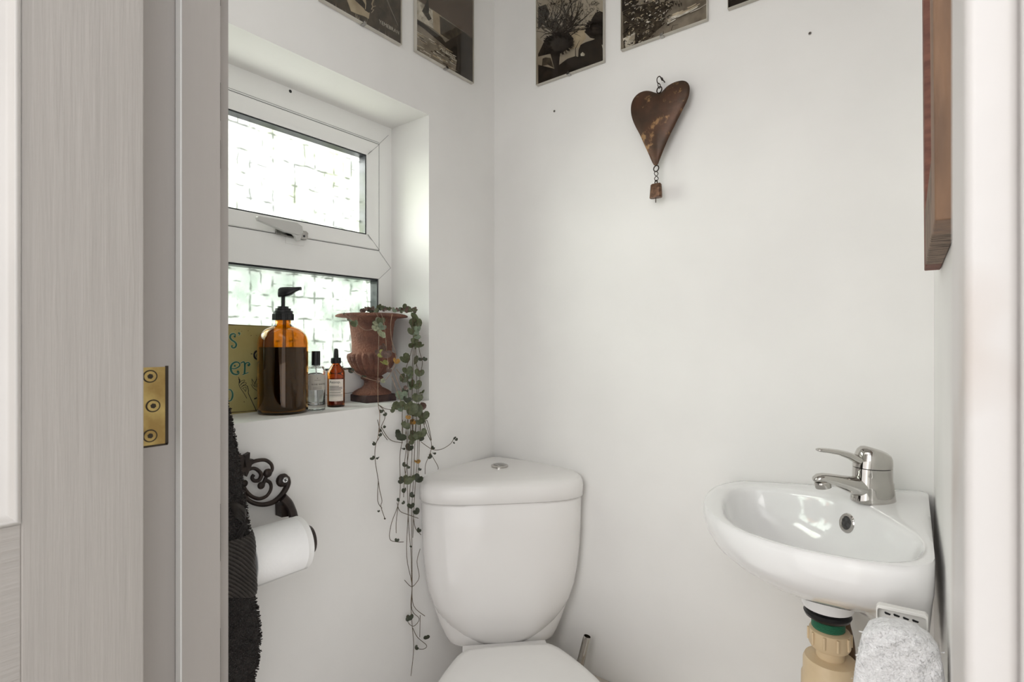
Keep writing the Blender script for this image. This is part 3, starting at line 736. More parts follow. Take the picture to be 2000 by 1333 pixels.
for (zx, zy, hw_, hd_) in ((466, 1050, 38, 14), (466, 1060, 46, 22), (466, 1100, 48, 26), (465, 1150, 51, 29), (464, 1172, 52, 30), (464, 1178, 50, 29)):
    c = hp(zx, zy)
    bl.append([c + V((hw_ * pxm * abs(cos(a)) ** .55 * (1 if cos(a) >= 0 else -1), -hd_ * pxm * abs(sin(a)) ** .55 * (1 if sin(a) >= 0 else -1), 0)) for a in [2 * pi * j / 24 for j in range(24)]])
mb.loft(bl); be = mb.build('bell', M['bell'], ht)
mb = MB(); mb.tube([hp(463, 1165), hp(463, 1220)], 4 * pxm, 8); mb.build('clapper', M['wire'], be)
hk = MB(); hk.tube(spline([V((hp(505, 100).x, 0.0, hp(505, 100).z)), hp(512, 98, -.012), hp(524, 105, YHt - .004), hp(520, 122, YHt - .004), hp(500, 86, YHt - .003), hp(478, 100, YHt), hp(474, 128, YHt), hp(484, 150, YHt), hp(494, 146, YHt)], 5), 4.2 * pxm, 8)
tag(hk.build('wall_hook', M['wire'], origin=(hp(505, 100).x, 0, hp(505, 100).z)), 'tiny dark wire hook in the wall holding the rusty heart', 'hook')
for (px, py, lab) in ((1083, 217, 'small nail hole plug in the wall left of the rusty heart'), (1582, 65, 'small nail head in the wall right of the rusty heart, below the pictures')):
    c = Y(px, py, 0); mb = MB(); mb.lathe([(.003, 0), (.003, .001), (.0022, .002)], c, 14, 0, ax=(0, -1, 0)); mb.lathe([(.0012, .002), (.0012, .0032)], c, 8, 1, ax=(0, -1, 0))
    tag(mb.build('wall_nail', [M['chromed'], M['crack']], origin=c), lab, 'nail')  # small nails in the bare wall; they hold no picture

# ================================================================== PICTURES
def picture(side, lo, hi, z0, z1, label, paint):
    """frameless clip picture; lo..hi along the wall"""
    def W3(u, z, off): return V((off, u, z)) if side == 'L' else V((u, -off, z))
    th = thing('clip_picture', label, 'picture', W3((lo + hi) / 2, z0, 0), 'frameless pictures high on the walls')
    mb = MB(); mb.hexa([W3(lo, z0, .001), W3(hi, z0, .001), W3(hi, z0, .0075), W3(lo, z0, .0075), W3(lo, z1, .001), W3(hi, z1, .001), W3(hi, z1, .0075), W3(lo, z1, .0075)]); mb.build('backing', M['pbrown'], th, smooth=0)
    PM = ['pbrown', 'pdark', 'pmid', 'ptan', 'plight', 'pgrey', 'psky']
    mb = MB(); lay = [0]
    def clampu(p):
        if side == 'L': p.y = min(max(p.y, lo), hi)
        else: p.x = min(max(p.x, lo), hi)
        p.z = min(max(p.z, z0), z1); return p
    def at(px, py):
        off = .0079 + lay[0] * .000012
        p = X(px, py, off) if side == 'L' else Y(px, py, -off)
        return clampu(p)
    def fill(pts, m): lay[0] += 1; mb.poly([at(*q_) for q_ in pts], PM.index(m))
    def rib(pts, wd, m):
        lay[0] += 1; P_ = [V((*q_, 0)) for q_ in pts]; n = len(P_); l_, r_ = [], []
        for i, p in enumerate(P_):
            t_ = (P_[min(i + 1, n - 1)] - P_[max(i - 1, 0)]).normalized(); k = wd * (1 - .6 * i / max(1, n - 1)) / 2
            l_.append(at(p.x - t_.y * k, p.y + t_.x * k)); r_.append(at(p.x + t_.y * k, p.y - t_.x * k))
        b0 = mb.add(l_ + r_, [(i, i + 1, n + i + 1, n + i) for i in range(n - 1)], PM.index(m))
    def rect(m): mb.poly([W3(lo, z0, .0078), W3(hi, z0, .0078), W3(hi, z1, .0078), W3(lo, z1, .0078)], PM.index(m))
    def words(txt, size, u, z, m):
        lay[0] += 1; vs, fs = text_mesh(txt, size)
        sg = 1
        mb.add([W3(u + x * sg, z + y, .0079 + lay[0] * .000012) for x, y, _ in vs], fs, PM.index(m))
    paint(rect, fill, rib, words)
    mb.build('print', [M[k] for k in PM], th, smooth=0, recalc=False)
    off0, off1 = .0094, .0114
    mb = MB(); mb.hexa([W3(lo - .001, z0 - .001, off0), W3(hi + .001, z0 - .001, off0), W3(hi + .001, z0 - .001, off1), W3(lo - .001, z0 - .001, off1), W3(lo - .001, z1, off0), W3(hi + .001, z1, off0), W3(hi + .001, z1, off1), W3(lo - .001, z1, off1)])
    mb.build('glass', M['pglass'], th, smooth=0)
    mb = MB(); e = .0011
    for (a, b_, c_, d_) in ((lo - e, z0 - e, hi + e, z0), (lo - e, z0, lo, z1), (hi, z0, hi + e, z1)):
        mb.hexa([W3(a, b_, .001), W3(c_, b_, .001), W3(c_, b_, .0118), W3(a, b_, .0118), W3(a, d_, .001), W3(c_, d_, .001), W3(c_, d_, .0118), W3(a, d_, .0118)])
    mb.build('glass_edge', M['edge'], th, smooth=0)
    um = (lo + hi) / 2
    for (zc, sg) in ((z0, 1), (z1, -1)):
        mb = MB(); mb.hexa([W3(um - .004, zc - .003 * sg, .001), W3(um + .004, zc - .003 * sg, .001), W3(um + .004, zc - .003 * sg, .013), W3(um - .004, zc - .003 * sg, .013), W3(um - .003, zc + .003 * sg, .0117), W3(um + .003, zc + .003 * sg, .0117), W3(um + .003, zc + .003 * sg, .013), W3(um - .003, zc + .003 * sg, .013)])
        mb.build('clip', M['chromed'], th, smooth=0)
    return th
PR = random.Random(5)
def p1(rect, fill, rib, words):
    rect('pmid'); c = lambda *ps: [(620 + x / 11.76, y / 11.76) for x, y in ps]
    fill(c((1150, -900), (1900, -900), (1870, 1060), (1380, 820), (1200, 500)), 'pmid')
    fill(c((640, -100), (840, -30), (1200, 290), (1180, 430), (1080, 370), (900, 310), (770, 250), (730, 130)), 'ptan')
    fill(c((840, -20), (980, -60), (1100, 110), (1090, 210)), 'pdark')
    fill(c((1020, -40), (1110, -40), (1100, 100)), 'ptan')
    fill(c((1110, -60), (1260, -60), (1240, 240), (1180, 290), (1080, 220)), 'pdark')
    rib(c((1290, -20), (1250, 90), (1280, 150), (1340, 130)), 3.2, 'ptan'); rib(c((1270, 150), (1240, 210), (1300, 210), (1240, 290)), 2.6, 'ptan')
    rib(c((1090, -20), (1110, 80), (1100, 210)), 3, 'ptan')
    for i in range(46):
        x = PR.uniform(20, 1150); yb = 40 + x * .50; h = PR.uniform(50, 190)
        rib(c((x, yb), (x + PR.uniform(-12, 12), yb - h * .5), (x + PR.uniform(-25, 25), yb - h)), PR.uniform(.6, 2.4), PR.choice(['pdark', 'ptan', 'pgrey', 'pmid', 'pdark']))
    for i in range(12):
        x = PR.uniform(1400, 1850); yb = 560 + (x - 1200) * .72; h = PR.uniform(50, 160)
        rib(c((x, yb), (x + 5, yb - h)), PR.uniform(.6, 1.6), PR.choice(['pgrey', 'pmid', 'pbrown']))
    rib(c((1600, -10), (1680, 190), (1760, 370), (1850, 580)), 1.6, 'pgrey')
    words('YEMEBRAN', .0115, -.4085, 1.7985, 'plight')
def p2(rect, fill, rib, words):
    rect('pbrown'); c = lambda *ps: [(600 + x / 5.882, y / 5.882) for x, y in ps]
    fill(c((1200, -60), (1900, 430), (1900, 1000), (1220, 640)), 'pgrey')
    fill(c((1240, -20), (1450, 125), (1470, 340), (1240, 200)), 'plight')
    fill(c((1440, 110), (1540, 180), (1560, 420), (1450, 330)), 'ptan')
    fill(c((1520, 180), (1900, 430), (1900, 620), (1530, 390)), 'pmid')
    fill(c((1235, 205), (1330, 262), (1550, 430), (1700, 660), (1570, 520), (1340, 325), (1235, 255)), 'pdark')
    fill(c((1235, 255), (1340, 325), (1560, 520), (1700, 690), (1900, 820), (1900, 990), (1235, 640)), 'pgrey')
    fill(c((1560, 500), (1790, 370), (1900, 450), (1900, 980), (1700, 870), (1720, 690)), 'pdark')  # dark triangle paints a reflection in the glass into the print
    fill(c((1320, 125), (1390, -30), (1400, 100), (1395, 200)), 'pdark'); fill(c((1315, 120), (1400, 150), (1430, 215), (1395, 235)), 'pdark')
    for i in range(70):
        t_ = PR.uniform(0, 1); x = 1245 + t_ * 420; y0 = 330 + t_ * 250 + PR.uniform(0, 330) * (1 - .4 * t_); l_ = PR.uniform(20, 90)
        rib(c((x, y0), (x + l_ * .5, y0 + l_ * .33), (x + l_, y0 + l_ * .6)), PR.uniform(.8, 3), PR.choice(['plight', 'plight', 'pmid', 'ptan', 'pdark']))
    for i in range(26):
        x = PR.uniform(1250, 1440); y0 = (x - 1240) * .62 + PR.uniform(0, 180); rib(c((x, y0), (x + 14, y0 + 8)), PR.uniform(.5, 1.2), PR.choice(['pgrey', 'ptan']))
    words('VBEANAN', .0125, -.2250, 1.8195, 'plight')
def p3(rect, fill, rib, words):
    rect('psky'); c = lambda *ps: [(1040 + x / 7.62, y / 7.62) for x, y in ps]
    fill(c((420, 520), (760, 380), (800, 560), (690, 700), (480, 760)), 'ptan')
    fill(c((85, 1310), (85, 960), (330, 1020), (400, 960), (520, 870), (640, 830), (720, 860), (1090, 880), (1090, 950)), 'pdark')
    fill(c((680, 860), (685, 740), (715, 665), (790, 625), (900, 590), (960, 560), (1090, 540), (1090, 930), (700, 880)), 'pdark')
    fill(c((860, 560), (770, 470), (850, 400), (880, 280), (930, 200), (1000, 160), (1090, 170), (1090, 600), (950, 580)), 'pdark')
    fill(c((85, 800), (160, 640), (200, 560), (290, 520), (420, 500), (540, 480), (610, 570), (590, 680), (480, 760), (380, 810), (250, 800), (85, 840)), 'pdark')
    fill(c((330, 1040), (265, 790), (410, 780), (390, 1040)), 'pdark')
    fill(c((85, 440), (85, 100), (200, 60), (260, 200), (180, 330)), 'pdark')
    fill(c((150, 870), (190, 850), (270, 860), (320, 1010), (230, 960), (140, 980)), 'pmid'); fill(c((715, 800), (745, 770), (780, 800), (770, 830), (720, 830)), 'plight'); fill(c((1030, 660), (1050, 670), (1045, 720)), 'plight')
    for i in range(120):
        a = PR.uniform(-2.7, -.25); x, y = PR.choice([(330, 520), (470, 500), (250, 420), (560, 400)]); pts = [(x, y)]
        n = PR.randint(3, 6); l_ = PR.uniform(50, 105)
        for k in range(n):
            a += PR.gauss(0, .28); x += cos(a) * l_; y += sin(a) * l_; pts.append((x, y))
        rib(c(*pts), PR.uniform(.8, 3.2), PR.choice(['pdark', 'pdark', 'pmid']))
    for i in range(260):
        x, y = PR.uniform(90, 1000), PR.uniform(-40, 460); a = PR.uniform(0, 6.3)
        if x > 500 and y > 330: continue
        rib(c((x, y), (x + 26 * cos(a), y + 26 * sin(a)), (x + 45 * cos(a + .5), y + 45 * sin(a + .5))), PR.uniform(.5, 1.5), PR.choice(['pdark', 'pmid']))
    for i in range(420):
        a = PR.uniform(0, 6.28); cx, cy, rr = PR.choice([(390, 640, 190), (930, 400, 110)]); rr *= PR.uniform(.75, 1.06); x, y = cx + rr * cos(a), cy + rr * .75 * sin(a)
        rib(c((x, y), (x + 45 * cos(a), y + 40 * sin(a))), PR.uniform(1, 2.2), 'pdark')
    rib(c((560, 530), (690, 440), (850, 440)), 2, 'pdark'); rib(c((640, 850), (640, 720), (700, 600)), 1.6, 'pdark')
def p4(rect, fill, rib, words):
    rect('pgrey'); c = lambda *ps: [(1200 + x / 6.667, y / 6.667) for x, y in ps]
    fill(c((100, -300), (300, -300), (320, 20), (240, 90), (100, 150)), 'pdark')
    fill(c((110, 150), (260, 80), (420, 40), (640, 20), (760, 60), (660, 200), (640, 320), (520, 420), (420, 560), (120, 690)), 'pmid')
    fill(c((110, 500), (270, 420), (260, 570), (150, 650)), 'plight')
    for i in range(420):
        x = PR.uniform(115, 760); y = PR.uniform(0, 650)
        if y > 690 - .55 * (x - 100) or (x > 500 and y > 340): continue
        a = PR.gauss(-.9, .5); l_ = PR.uniform(14, 48)
        rib(c((x, y), (x + l_ * .5 * cos(a), y + l_ * .5 * sin(a)), (x + l_ * cos(a + .4), y + l_ * sin(a + .4))), PR.uniform(.9, 3.4), PR.choice(['plight', 'ptan', 'pdark', 'pdark', 'pdark', 'pgrey']))
    for i in range(16):
        x = PR.uniform(680, 1000); y = 300 - (x - 680) * .5 + PR.uniform(-90, 20); l_ = PR.uniform(80, 260)
        rib(c((x, y), (x + l_ * .5, y - l_ * .22), (x + l_, y - l_ * .5)), PR.uniform(1, 4), PR.choice(['plight', 'ptan', 'ptan']))
    for i in range(14):
        x = PR.uniform(520, 900); y = PR.uniform(-30, 50); rib(c((x, y), (x + 6, y + PR.uniform(20, 50))), PR.uniform(1, 3), 'pdark')
    rib(c((110, 160), (250, 90), (420, 60)), 2, 'pdark'); rib(c((110, 180), (230, 260), (330, 330)), 1.6, 'pdark'); rib(c((110, 440), (210, 360), (300, 300), (420, 200)), 1.6, 'pdark'); rib(c((140, 60), (200, 30)), 1.4, 'plight')
    rib(c((640, 470), (635, 400)), 1.2, 'pdark'); rib(c((740, 390), (760, 330), (830, 315)), 1.2, 'pdark')
def p5(rect, fill, rib, words):
    rect('pdark')
    for i in range(30):
        x = PR.uniform(1430, 1600); rib([(x, -20), (x + PR.uniform(-6, 6), -60)], 2, 'pmid')
picture('L', -.5507, -.3467, 1.778, 2.035, 'sepia picture of a figure and reeds, farthest from the corner above the window', p1)
picture('L', -.3001, -.1001, 1.785, 2.042, 'sepia picture of a sailing boat on the window wall, nearest the corner', p2)
picture('B', .1512, .3466, 1.773, 2.030, 'dark picture of a wild elephant under trees, right of the corner', p3)
picture('B', .3936, .5908, 1.7835, 2.040, 'sepia picture of rocks and pale water above the rusty heart', p4)
picture('B', .6348, .8320, 1.789, 2.045, 'almost black picture, rightmost of the row above the heart', p5)

# ================================================================== WOODEN FRAME on the right wall
fw = thing('mirror_frame', 'weathered brown wooden frame seen edge on at the right wall', 'frame', (.96, -.44, 1.194))
yn, yf = CAM.y + .53, CAM.y + .90
def fxn(y, z): k = (y - yn) / (yf - yn); return .9588 - .0048 * k - .006 * (z - 1.194)
def xw(y): return .968 - .0124 * y - .0005
def board(ya, yb, za, zb_, m, name, lean=0., inset=0.):
    mb = MB(); pts = []
    for z in (za, zb_):
        pts += [V((fxn(ya, z) + inset, ya, z)), V((xw(ya), ya, z)), V((xw(yb), yb, z)), V((fxn(yb, z) + inset, yb, z))]
    mb.hexa(pts); return mb.build(name, m, fw, bevel=.0012)
zt_ = 1.80
board(yn, yn + .07, 1.194, zt_, M['woodl'], 'side_board')['label'] = 'smooth lighter brown board'
board(yf - .07, yf, 1.194, zt_, M['woodr'], 'side_board')['label'] = 'reddish board with saw marks'
board(yn + .07, yf - .07, 1.194, 1.262, M['woodg'], 'bottom_board')['label'] = 'grey brown board with wavy end grain'
board(yn + .07, yf - .07, zt_ - .07, zt_, M['woodl'], 'top_board')
board(yn + .07, yf - .07, 1.262, zt_ - .07, M['mirror'], 'mirror_glass', inset=.008)

# ================================================================== SILL THINGS
SILL = SZ
# tin sign leaning on the window
sg0 = V((-.1275, -.612, SILL)); sgt = V((-.02, -1, 0)).normalized()         # along its foot, away to the left
sgn = V((1, -.02, .05)).normalized()
def sp(px, py, lift=0.):
    return HIT(px, py, sg0, sgn) + sgn * lift
pbl, ptl = sp(447, 808), sp(447, 633)
hgt = (ptl - pbl).length; upv = (ptl - pbl).normalized()
rgt = (sp(520, 700) - sp(447, 700)); rgt = (rgt - upv * rgt.dot(upv)).normalized()
ori = pbl.copy(); ori += upv * ((SILL - ori.z) / upv.z)
wL, wR = -.075, (sp(534, 700) - sp(447, 700)).dot(rgt)
hgt = (633 - 808) and (ptl - ori).length
sgr = thing('tin_sign', 'old yellow tin sign with green lettering leaning behind the brown soap bottle', 'sign', ori)
mb = MB(); mb.prism([ori + rgt * wL, ori + rgt * wR, ori + rgt * wR + upv * hgt, ori + rgt * wL + upv * hgt], -sgn * .0012, 0, 1)
mb.build('plate', [M['sign'], M['signrust']], sgr, smooth=0)
def S2(zx, zy, lift): return sp(440 + zx / 6.667, 620 + zy / 6.667, lift)
def rib2(mb, pts, wd, m, lift=.0004, taper=None):
    P_ = spline([V((*q_, 0)) for q_ in pts], 5); n = len(P_)
    ws = wd if isinstance(wd, (list, tuple)) else [wd, wd]
    l_, r_ = [], []
    for i, p in enumerate(P_):
        t_ = (P_[min(i + 1, n - 1)] - P_[max(i - 1, 0)]).normalized(); u = i / (n - 1) * (len(ws) - 1); a = int(min(u, len(ws) - 2)); k = (ws[a] + (ws[a + 1] - ws[a]) * (u - a)) / 2
        l_.append(S2(p.x - t_.y * k, p.y + t_.x * k, lift)); r_.append(S2(p.x + t_.y * k, p.y - t_.x * k, lift))
    mb.add(l_ + r_, [(i, i + 1, n + i + 1, n + i) for i in range(n - 1)], m)
def dot2(mb, x, y, r, m, lift=.0004): mb.poly([S2(x + r * cos(2 * pi * j / 14), y + r * sin(2 * pi * j / 14), lift) for j in range(14)], m)
strokes = [([(128, 248), (132, 225), (105, 212), (72, 225), (62, 262), (85, 295), (122, 320), (142, 352), (128, 388), (98, 396), (76, 380), (88, 362)], [8, 14, 20, 26, 26, 22, 26, 24, 18, 12, 8]),
           ([(170, 200), (186, 206), (182, 226), (164, 238)], [16, 18, 12, 4]),
           ([(72, 660), (120, 668), (176, 640), (186, 608), (160, 584), (118, 586), (80, 620), (70, 672), (90, 722), (130, 742), (172, 734), (180, 712)], [10, 14, 18, 16, 16, 22, 28, 30, 26, 20, 14, 8]),
           ([(215, 585), (240, 580), (252, 610), (252, 680), (248, 735)], [14, 16, 24, 24, 24]), ([(222, 745), (250, 736), (300, 716)], [12, 12, 12]),
           ([(252, 630), (270, 595), (300, 588), (318, 612), (300, 630)], [10, 14, 16, 18, 14]), ([(196, 598), (222, 582), (250, 578)], [10, 14, 10]),
           ([(40, 940), (70, 945), (92, 985), (90, 1040), (70, 1080), (40, 1088)], [10, 16, 24, 26, 18, 10])]
mb = MB()
for pts, wd in strokes: rib2(mb, pts, [x + 9 for x in wd], 1, .0003)
for pts, wd in strokes: rib2(mb, pts, wd, 0, .0006)
for (x, y, r) in ((122, 246, 14), (84, 372, 13), (122, 630, 13), (162, 708, 16), (302, 622, 15), (176, 204, 13)): dot2(mb, x, y, r, 0, .0007)
mb.build('lettering', [M['signgreen'], M['signpale']], sgr, smooth=0, recalc=False)['label'] = "curly green letters s' and er"
mb = MB()
for pts, wd in (([(172, 775), (180, 830), (178, 880), (200, 925), (240, 985), (280, 1055)], 7), ([(176, 800), (185, 820), (180, 850)], 16), ([(180, 860), (205, 830), (245, 815)], 6), ([(245, 815), (250, 830), (200, 870)], 6), ([(190, 890), (225, 855), (270, 852), (262, 875), (210, 900)], 6), ([(205, 915), (240, 880), (280, 890), (285, 905)], 6),
                ([(220, 930), (245, 910), (270, 910), (265, 965)], 6), ([(285, 890), (300, 950), (300, 990), (340, 1080), (400, 1210)], 9), ([(235, 925), (262, 965)], 6),
                ([(345, 800), (352, 860), (378, 900)], 6), ([(340, 800), (375, 850), (385, 900)], 6), ([(335, 870), (365, 920), (430, 965)], 6), ([(418, 745), (405, 800), (395, 860)], 5), ([(430, 780), (385, 850), (388, 910)], 5), ([(440, 800), (410, 860), (408, 910)], 5), ([(425, 870), (418, 900)], 5),
                ([(440, 445), (400, 442), (375, 480), (385, 525), (425, 555)], [10, 26, 22, 26, 10]), ([(440, 450), (415, 470), (405, 510), (440, 540)], 7), ([(330, 474), (352, 474)], 9), ([(425, 560), (440, 620)], 5), ([(375, 1062), (425, 1040)], [16, 12])):
    rib2(mb, pts, wd, 0, .0005)
for (x, y, r) in ((130, 154, 4), (178, 160, 4), (118, 166, 3), (212, 180, 4), (297, 174, 5), (335, 236, 5), (405, 236, 4), (245, 1100, 6)): dot2(mb, x, y, r, 1, .0005)
rib2(mb, [(50, 1238), (150, 1232), (300, 1222), (430, 1208)], [14, 8, 6, 12], 1, .0004); rib2(mb, [(40, 92), (200, 100), (400, 112), (560, 116)], [16, 6, 5, 8], 1, .0004)
mb.build('line_drawing', [M['ink'], M['signrust']], sgr, smooth=0, recalc=False)

# amber soap dispenser ------------------------------------------------
dc = V((-.0717, -.5848, SILL)); dd = 1.073; dk = dd / F
def dz(py): return (805 - py) * dk * 1.0
disp = thing('soap_dispenser', 'large brown glass pump bottle of dark soap on the window sill', 'soap dispenser', dc)
rO = .0478
prof = [(.040, 0), (rO - .002, .002), (rO, .007), (rO, dz(668)), (rO - .0015, dz(659)), (rO - .006, dz(650)), (rO - .014, dz(642.5)), (.022, dz(637.5)), (.0160, dz(634)), (.0146, dz(630)), (.0146, dz(623))]
inn = [(max(.001, r - .003), z + (.004 if z < .02 else 0)) for r, z in prof]
mb = MB(); mb.lathe(prof + [(r, z) for r, z in inn[::-1]], dc, 48, 0, cap0=True, cap1=True); dglass = mb.build('bottle', M['amber'], disp, smooth=50)
mb = MB(); zs = dz(677)
mb.lathe([(.036, .0048), (rO - .0055, .007), (rO - .0036, .011), (rO - .0036, zs)], dc, 48); mb.build('soap', M['soap'], disp)['label'] = 'dark liquid soap inside'
mb = MB(); mb.lathe([(.0195, dz(624.5)), (.0195, dz(612)), (.0185, dz(611.5)), (.0185, dz(609)), (.0195, dz(608.5)), (.0185, dz(606)), (.015, dz(605.5)), (.015, dz(601.5)), (.0105, dz(601)), (.0105, dz(597.5))], dc, 40)
for i in range(30):
    a = 2 * pi * i / 30; p = dc + V((.0195 * cos(a), .0195 * sin(a), 0)); mb.tube([p + V((0, 0, dz(624))), p + V((0, 0, dz(612.5)))], .0008, 5)
mb.build('collar', M['black'], disp)
mb = MB(); mb.tube([dc + V((0, 0, dz(599))), dc + V((0, 0, dz(578)))], .0040, 14); mb.build('pump_stem', M['black'], disp)
def dq(px, py, wpx): return dc + RGT * ((px - 553) * dk) + V((0, 0, dz(py))) - FWD * (wpx * dk)
mb = MB()
hd_ = [(545.5, 571.5, 8.5, 7), (549, 570, 9.6, 9), (555, 569.5, 9.8, 10), (563, 568.5, 9.2, 9.5), (570, 567, 7.6, 8), (577, 564.5, 4.8, 5.5), (584, 562.6, 3.4, 4), (588, 562.6, 3.2, 3.8)]
mb.loft([[dq(cx, cy - hv * abs(sin(a)) ** .7 * (1 if sin(a) > 0 else -1), hw_ * abs(cos(a)) ** .7 * (1 if cos(a) > 0 else -1)) for a in [2 * pi * j / 20 for j in range(20)]] for cx, cy, hv, hw_ in hd_]); mb.build('pump_head', M['black'], disp, smooth=50)
mb = MB(); mb.tube([dc + V((.002, .002, dz(623))), dc + V((-.004, .003, .012))], .0035, 10); mb.build('dip_tube', M['vent'], disp)

# rose water bottle ---------------------------------------------------
rc = V((-.0555, -.5215, SILL)); rk = 1.113 / F
def rz(py): return (800.5 - py) * rk
ro_ = thing('rose_water_bottle', 'clear glass bottle with black cap and beige label beside the brown soap bottle', 'bottle', rc)
R1 = 17.3 * rk
po = [(R1 - .002, 0), (R1, .0015), (R1, rz(722)), (R1 - .001, rz(717)), (R1 - .004, rz(715)), (.0075, rz(714)), (.007, rz(711))]
pi_ = [(.006, rz(711)), (.0065, rz(715)), (R1 - .0048, rz(717.5)), (R1 - .0024, rz(723)), (R1 - .0024, rz(788)), (R1 - .004, rz(790))]
mb = MB(); mb.lathe(po + pi_, rc, 40); mb.build('glass', M['clear'], ro_, smooth=50)
mb = MB(); mb.lathe([(R1 - .0045, rz(789.6)), (R1 - .0029, rz(788)), (R1 - .0029, rz(745))], rc, 40); mb.build('rose_water', M['water'], ro_)
mb = MB(); mb.lathe([(8.2 * rk, rz(713)), (8.2 * rk, rz(686)), (7.6 * rk, rz(685.2))], rc, 32); mb.build('cap', M['black'], ro_)
mb = MB(); mb.tube([rc + V((0, 0, rz(713))), rc + V((.003, .003, rz(790)))], .0013, 8); mb.build('tube', M['vent'], ro_)
def wraplabel(name, parent, c, r, fa, a0, a1, z0, z1, m, texts, mtx, rules=()):
    """label wrapped round a bottle; angles measured from direction fa (towards the camera), + to image right"""
    fd = V((fa[0], fa[1], 0)).normalized(); rd = V((-fd.y, fd.x, 0))
    def W3(u, z, e): a = u / r; return V((c[0], c[1], 0)) + fd * ((r + e) * cos(a)) + rd * ((r + e) * sin(a)) + V((0, 0, z))
    mb = MB(); n = 20
    ring0 = [W3(a0 + (a1 - a0) * i / n, z0, .0004) for i in range(n + 1)]; ring1 = [W3(a0 + (a1 - a0) * i / n, z1, .0004) for i in range(n + 1)]
    mb.loft([ring0, ring1], 0, False, False, closed=False)
    for (t_, size, u, z) in texts:
        vs, fs = text_mesh(t_, size); mb.add([W3(a0 + u + x, z + y, .0007) for x, y, _ in vs], fs, 1)
    for (u0, u1, z, h) in rules:
        k = 8; mb.loft([[W3(a0 + u0 + (u1 - u0) * i / k, z - h / 2, .0007) for i in range(k + 1)], [W3(a0 + u0 + (u1 - u0) * i / k, z + h / 2, .0007) for i in range(k + 1)]], 2, False, False, closed=False)
    return mb.build(name, [m, mtx, M['inkg']], parent, smooth=60, recalc=False)
fa = (CAM - rc).xy
za_, zb2 = SILL + rz(760), SILL + rz(731); 
wraplabel('label', ro_, rc, R1, fa, -.0142, .0225, za_, zb2, M['labelg'], [('ROSE WATER', .0050, .0058, za_ + .0100), ('8', .0032, .0165, zb2 - .0082)], M['ink'], [(.0115, .0235, zb2 - .0108, .0007), (.009, .026, za_ + .0058, .0008), (.0085, .026, za_ + .0027, .0008)])
# small amber dropper bottle -----------------------------------------
ac = V((-.075, -.460, SILL)); ak = 1.174 / F
def az(py): return (794 - py) * ak
ae = thing('dropper_bottle', 'small amber dropper bottle with white printed label left of the urn', 'bottle', ac)
R2 = 16.4 * ak
po = [(R2 - .002, 0), (R2, .0015), (R2, az(729)), (R2 - .001, az(724)), (R2 - .006, az(716.5)), (.0088, az(712)), (.0082, az(709)), (.0082, az(706))]
pi_ = [(.0066, az(706)), (.0066, az(711)), (R2 - .008, az(717.5)), (R2 - .0022, az(729)), (R2 - .0022, .004), (R2 - .004, .003)]
mb = MB(); mb.lathe(po + pi_, ac, 40); mb.build('glass', M['amber2'], ae, smooth=50)
mb = MB(); mb.lathe([(R2 - .0045, .0036), (R2 - .0026, .0055), (R2 - .0026, az(738))], ac, 40); mb.build('oil', M['oil'], ae)
mb = MB(); mb.lathe([(9.0 * ak, az(710)), (9.0 * ak, az(699.5)), (8.6 * ak, az(698.5))], ac, 32)
for i in range(26):
    a = 2 * pi * i / 26; p = ac + V((9 * ak * cos(a), 9 * ak * sin(a), 0)); mb.tube([p + V((0, 0, az(709))), p + V((0, 0, az(700)))], .0005, 5)
mb.build('collar', M['black'], ae)
mb = MB(); mb.lathe([(5.2 * ak, az(699)), (5.0 * ak, az(697)), (4.6 * ak, az(690)), (4.4 * ak, az(684)), (3.2 * ak, az(681.3)), (1.5 * ak, az(680.5))], ac, 24); mb.build('rubber_bulb', M['rubber'], ae)
mb = MB(); mb.tube([ac + V((0, 0, az(709))), ac + V((0, 0, .012))], .0028, 10); mb.build('pipette', M['clear'], ae)
fa = (CAM - ac).xy; za_, zb2 = SILL + az(782), SILL + az(740)
rl = []
for i, (u1, h) in enumerate(((.022, .0013), (.030, .0015), (.030, .0012), (.027, .0012), (.030, .0005), (.026, .0011), (.026, .0005), (.030, .0011), (.030, .0005))):
    rl.append((.0015, u1, zb2 - .0150 - i * .0028, h))
wraplabel('label', ae, ac, R2, fa, -.0160, .0170, za_, zb2, M['labelw'], [('Aesop.', .0088, .0015, zb2 - .0085)], M['ink'], rl)

# ================================================================== URN WITH STRING OF HEARTS
uc = V((-.107, -.338, SILL)); uk = 1.29 / F
def uz(py): return (781.6 - py) * uk
plant = thing('potted_trailing_plant', 'rust brown urn planted with trailing heart shaped leaves on the sill corner', 'potted plant', uc)
prof = [(.030, uz(768)), (.046, uz(768)), (.0455, uz(765)), (.040, uz(761.5)), (.033, uz(758.5)), (.024, uz(755)), (.019, uz(750)), (.0185, uz(744)), (.0195, uz(741)), (.0265, uz(738)), (.027, uz(736)), (.0225, uz(733)), (.027, uz(730.5)), (.036, uz(726)), (.047, uz(716)), (.0545, uz(705)), (.0575, uz(696)), (.056, uz(690.5)), (.050, uz(688)), (.0475, uz(686)), (.0480, uz(665)), (.051, uz(642)), (.054, uz(627)), (.060, uz(620.5)), (.076, uz(619.5)), (.0845, uz(618.5)), (.0845, uz(616)), (.078, uz(613.5)), (.066, uz(612)), (.058, uz(614)), (.052, uz(622)), (.046, uz(640)), (.046, uz(650))]
def gad(a, z):
    if uz(731) < z < uz(689.5): return 1 + .13 * (abs(sin(a * 11)) ** .7 - .75)
    if uz(766) < z < uz(756): return 1 + .03 * (abs(sin(a * 9)) ** .5 - .8)
    if uz(619.5) < z < uz(612.5): return 1 + .012 * sin(a * 40)
    return 1
mb = MB(); mb.lathe(prof, uc, 144, 0, mod=gad); urn = mb.build('urn', M['urn'], plant, smooth=60)
